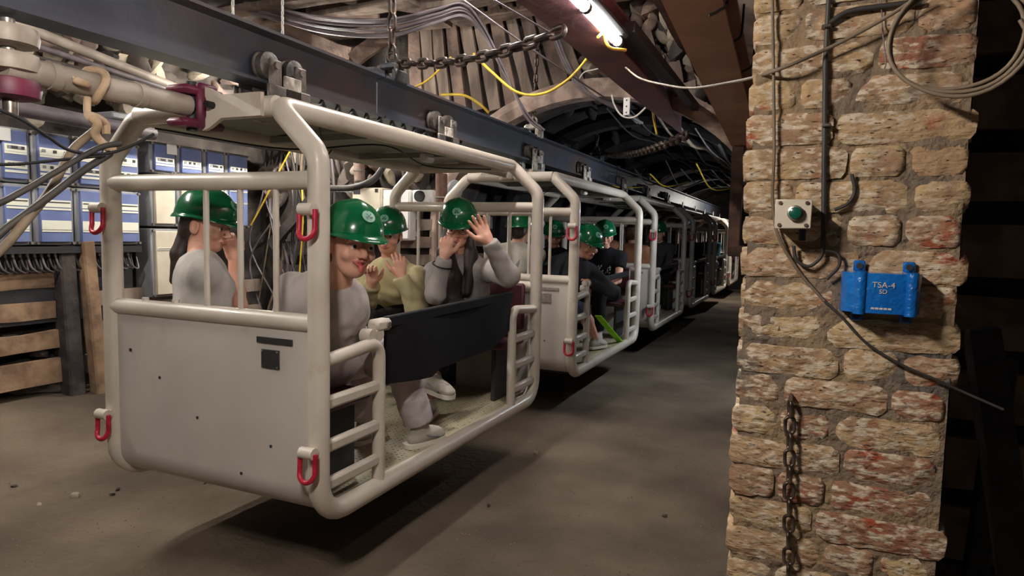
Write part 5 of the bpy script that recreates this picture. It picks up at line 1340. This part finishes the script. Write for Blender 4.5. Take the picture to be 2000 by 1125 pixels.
MB().tube([w_+d_*.05+(x_*math.cos(t)+y_*math.sin(t))*.045 for t in np.linspace(0, 2*PI, 17)[:-1]], .004, 6, closed=True).build('bracelet', M_ink, None, 60, 'dark bracelet on the wrist held to the mouth', 'bracelet')
# black bag on the lap between the front passengers
bg = thing('shoulder_bag', 'black bag on the lap between the passengers of the nearest cabin', 'bag', (-2.08, 2.95, .86))
S = SDF(); S.ell((-2.02, 2.62, 1.0), (.15, .09, .15), None, .02); v_, f_ = S.mesh(.012, .002)
me = np_mesh('bag_body', [(v_, f_)], bg.location); me.materials.append(charcoal); link_mesh('bag_body', me, None, bg)
MB().tube(crom([(-2.12, 2.6, 1.08), (-2.06, 2.58, 1.2), (-1.98, 2.58, 1.2), (-1.92, 2.6, 1.08)]), .01, 8).build('handle', M_black, bg, 60)

# --- second cabin
def seated(i, side, row, label, **kw):
    """plain seated pose; row 0 faces away from the camera, row 1 towards it"""
    x = CX+side*.245; f = 1 if row == 0 else -1; ly = .29 if row == 0 else CL-.31; y = yc(i, ly); rx = f
    d = dict(pelvis=(x, y-.02*f, .86), neck=(x, y+.0*f, 1.325), shL=(x-rx*.165, y+.0*f, 1.27), shR=(x+rx*.165, y+.0*f, 1.27), head=(x, y+.045*f, 1.475), fwd=(.1, f, -.05), tf=(0, f, 0),
             armL=dict(w=(x-rx*.08, y+.32*f, .92), e=(x-rx*.4, y, .9), n=(0, 0, -1), s=(rx, 0, 0), curl=.5), armR=dict(w=(x+rx*.08, y+.32*f, .92), e=(x+rx*.4, y, .9), n=(0, 0, -1), s=(-rx, 0, 0), curl=.5),
             legL=dict(a=(x-rx*.1, y+.40*f, AZ), k=(x-rx*.1, y+.5*f, 1.1), t=(0, f, 0)), legR=dict(a=(x+rx*.1, y+.40*f, AZ), k=(x+rx*.1, y+.5*f, 1.1), t=(0, f, 0)),
             res=.018, hres=.009, pants=jean)
    sft = kw.pop('shift', None); d.update(kw)
    if sft:
        for k in ('pelvis', 'neck', 'shL', 'shR', 'head'): d[k] = tuple(A_(d[k])+A_(sft)*(.4 if k == 'pelvis' else 1))
    return make_person(label, d)
hE = P(1016, 452, Y=yc(1, .33)); 
_, hvE, aE, _, _ = seated(1, -1, 0, 'person in a white hoodie with a bag strap, seen from behind in the second cabin', shirt=hood, shift=(hE.x-(CX-.245), 0, -.02), hat='green hard hat seen from behind through the rear bars of the nearest cabin', wr=.004, g=.024)
sh = A_(aE['R'][0]); MB().tube(crom([sh+A_((-.02, .06, .07)), sh+A_((-.05, -.02, .075)), sh+A_((-.1, -.09, -.02)), sh+A_((-.16, -.13, -.2))]), .014, 6).build('bag_strap', M_cab, None, 60, 'light strap across the back of the white hoodie', 'strap')
hG = P(1146, 478, Y=yc(1, .50))
seated(1, 1, 0, 'person in a dark shirt and shorts leaning out of the second cabin', shirt=charcoal, pants=jean, short=True, head=hG, neck=A_(hG)-A_((.08, .02, .13)), shR=A_(hG)+A_((.02, .03, -.22)), shL=A_(hG)+A_((-.25, .0, -.16)),
       pelvis=(CX+.27, yc(1, .29), .86), fwd=(.80, -.60, -.22), up=(.15, 0, 1), armR=dict(w=P(1150, 552, X=-1.60), e=(-1.45, yc(1, .4), .85), n=(0, 0, -1), s=(-1, 0, 0), curl=.9),
       legR=dict(a=P(1163, 660, X=-1.69), k=(-1.68, yc(1, 1.0), 1.2), t=(.35, 1, 0)), hat='bright green hard hat of the person leaning out of the second cabin', hres=.006, res=.014, hs=1.05)
hH = P(1178, 462, Y=yc(1, CL-.40))
_, hvH, aH, _, _ = seated(1, 1, 1, 'person in a black T-shirt with a white chest print facing out of the second cabin', shirt=blk, pants=blk, sleeve='short', shift=(hH.x-(CX+.245), 0, hH.z-1.475), fwd=(.35, -.9, -.1), hat='dark green hard hat behind the bright one in the second cabin', hres=.007, hs=1.05)
hF = P(1080, 462, Y=yc(1, CL-.38))
seated(1, -1, 1, 'person in black on the rear left seat of the second cabin, behind the post', shirt=blk, shift=(hF.x-(CX-.245), 0, hF.z-1.475), fwd=(.4, -.9, -.1), hat='green hard hat on the rear left seat of the second cabin')
# print on the black shirt
chp = A_(aH['L'][0])*.5+A_(aH['R'][0])*.5+A_((.02, -.135, -.13)); pr_ = MB()
rs = random.Random(4)
for k in range(34):
    x = rs.uniform(-.09, .09); z_ = rs.uniform(-.045, .05)*(1-abs(x)*4); sx, sz = rs.uniform(.004, .012), rs.uniform(.006, .02)
    yy = .9*x*x
    pr_.box(chp+A_((x, yy, z_)), (sx, .004, sz))
pr_.build('shirt_print', M_inkw, bpy.data.objects['person.006'] if 'person.006' in bpy.data.objects else None, label='jagged white print')
# teal strap, green strap, blue grey ladder tube in the second cabin
cable('bag_strap', [P(1060, 515, Y=6.1), P(1085, 502, Y=6.1), P(1107, 493, Y=6.1)], .012, fabric('teal_webbing', 40, 130, 120), 'teal strap across the passenger behind the post of the second cabin', 'strap')
M_lime = fabric('lime_webbing', 150, 226, 50)
MB().beam(P(1168, 617, X=-1.64), P(1218, 676, X=-1.60), .012, .065, (1, 0, 0), .003).build('safety_strap', M_lime, None, 30, 'bright lime green safety strap slanting across the second cabin doorway', 'strap')
# --- farther cabins
seated(2, -1, 0, 'person in a peach hoodie seen from behind at the front of the third cabin', shirt=peach, shift=(.09, 0, .02), hairm=M_hairl, g=.026)
seated(2, 1, 0, 'person in an orange brown top at the front right of the third cabin', shirt=fabric('orange_brown_top', 168, 112, 82), shift=(-.02, 0, -.02), hairm=M_hairl)
seated(2, 1, 1, 'person in a dark grey top on the rear seat of the third cabin', shirt=dgrey, pants=blk, hat='hard hat in deep shade in the third cabin')
seated(3, 1, 1, 'person in a black top in the shaded fourth cabin', shirt=blk, pants=blk)
seated(4, 1, 1, 'person in a teal shirt in the fifth cabin near the pillar', shirt=teal, hairm=M_hairl)
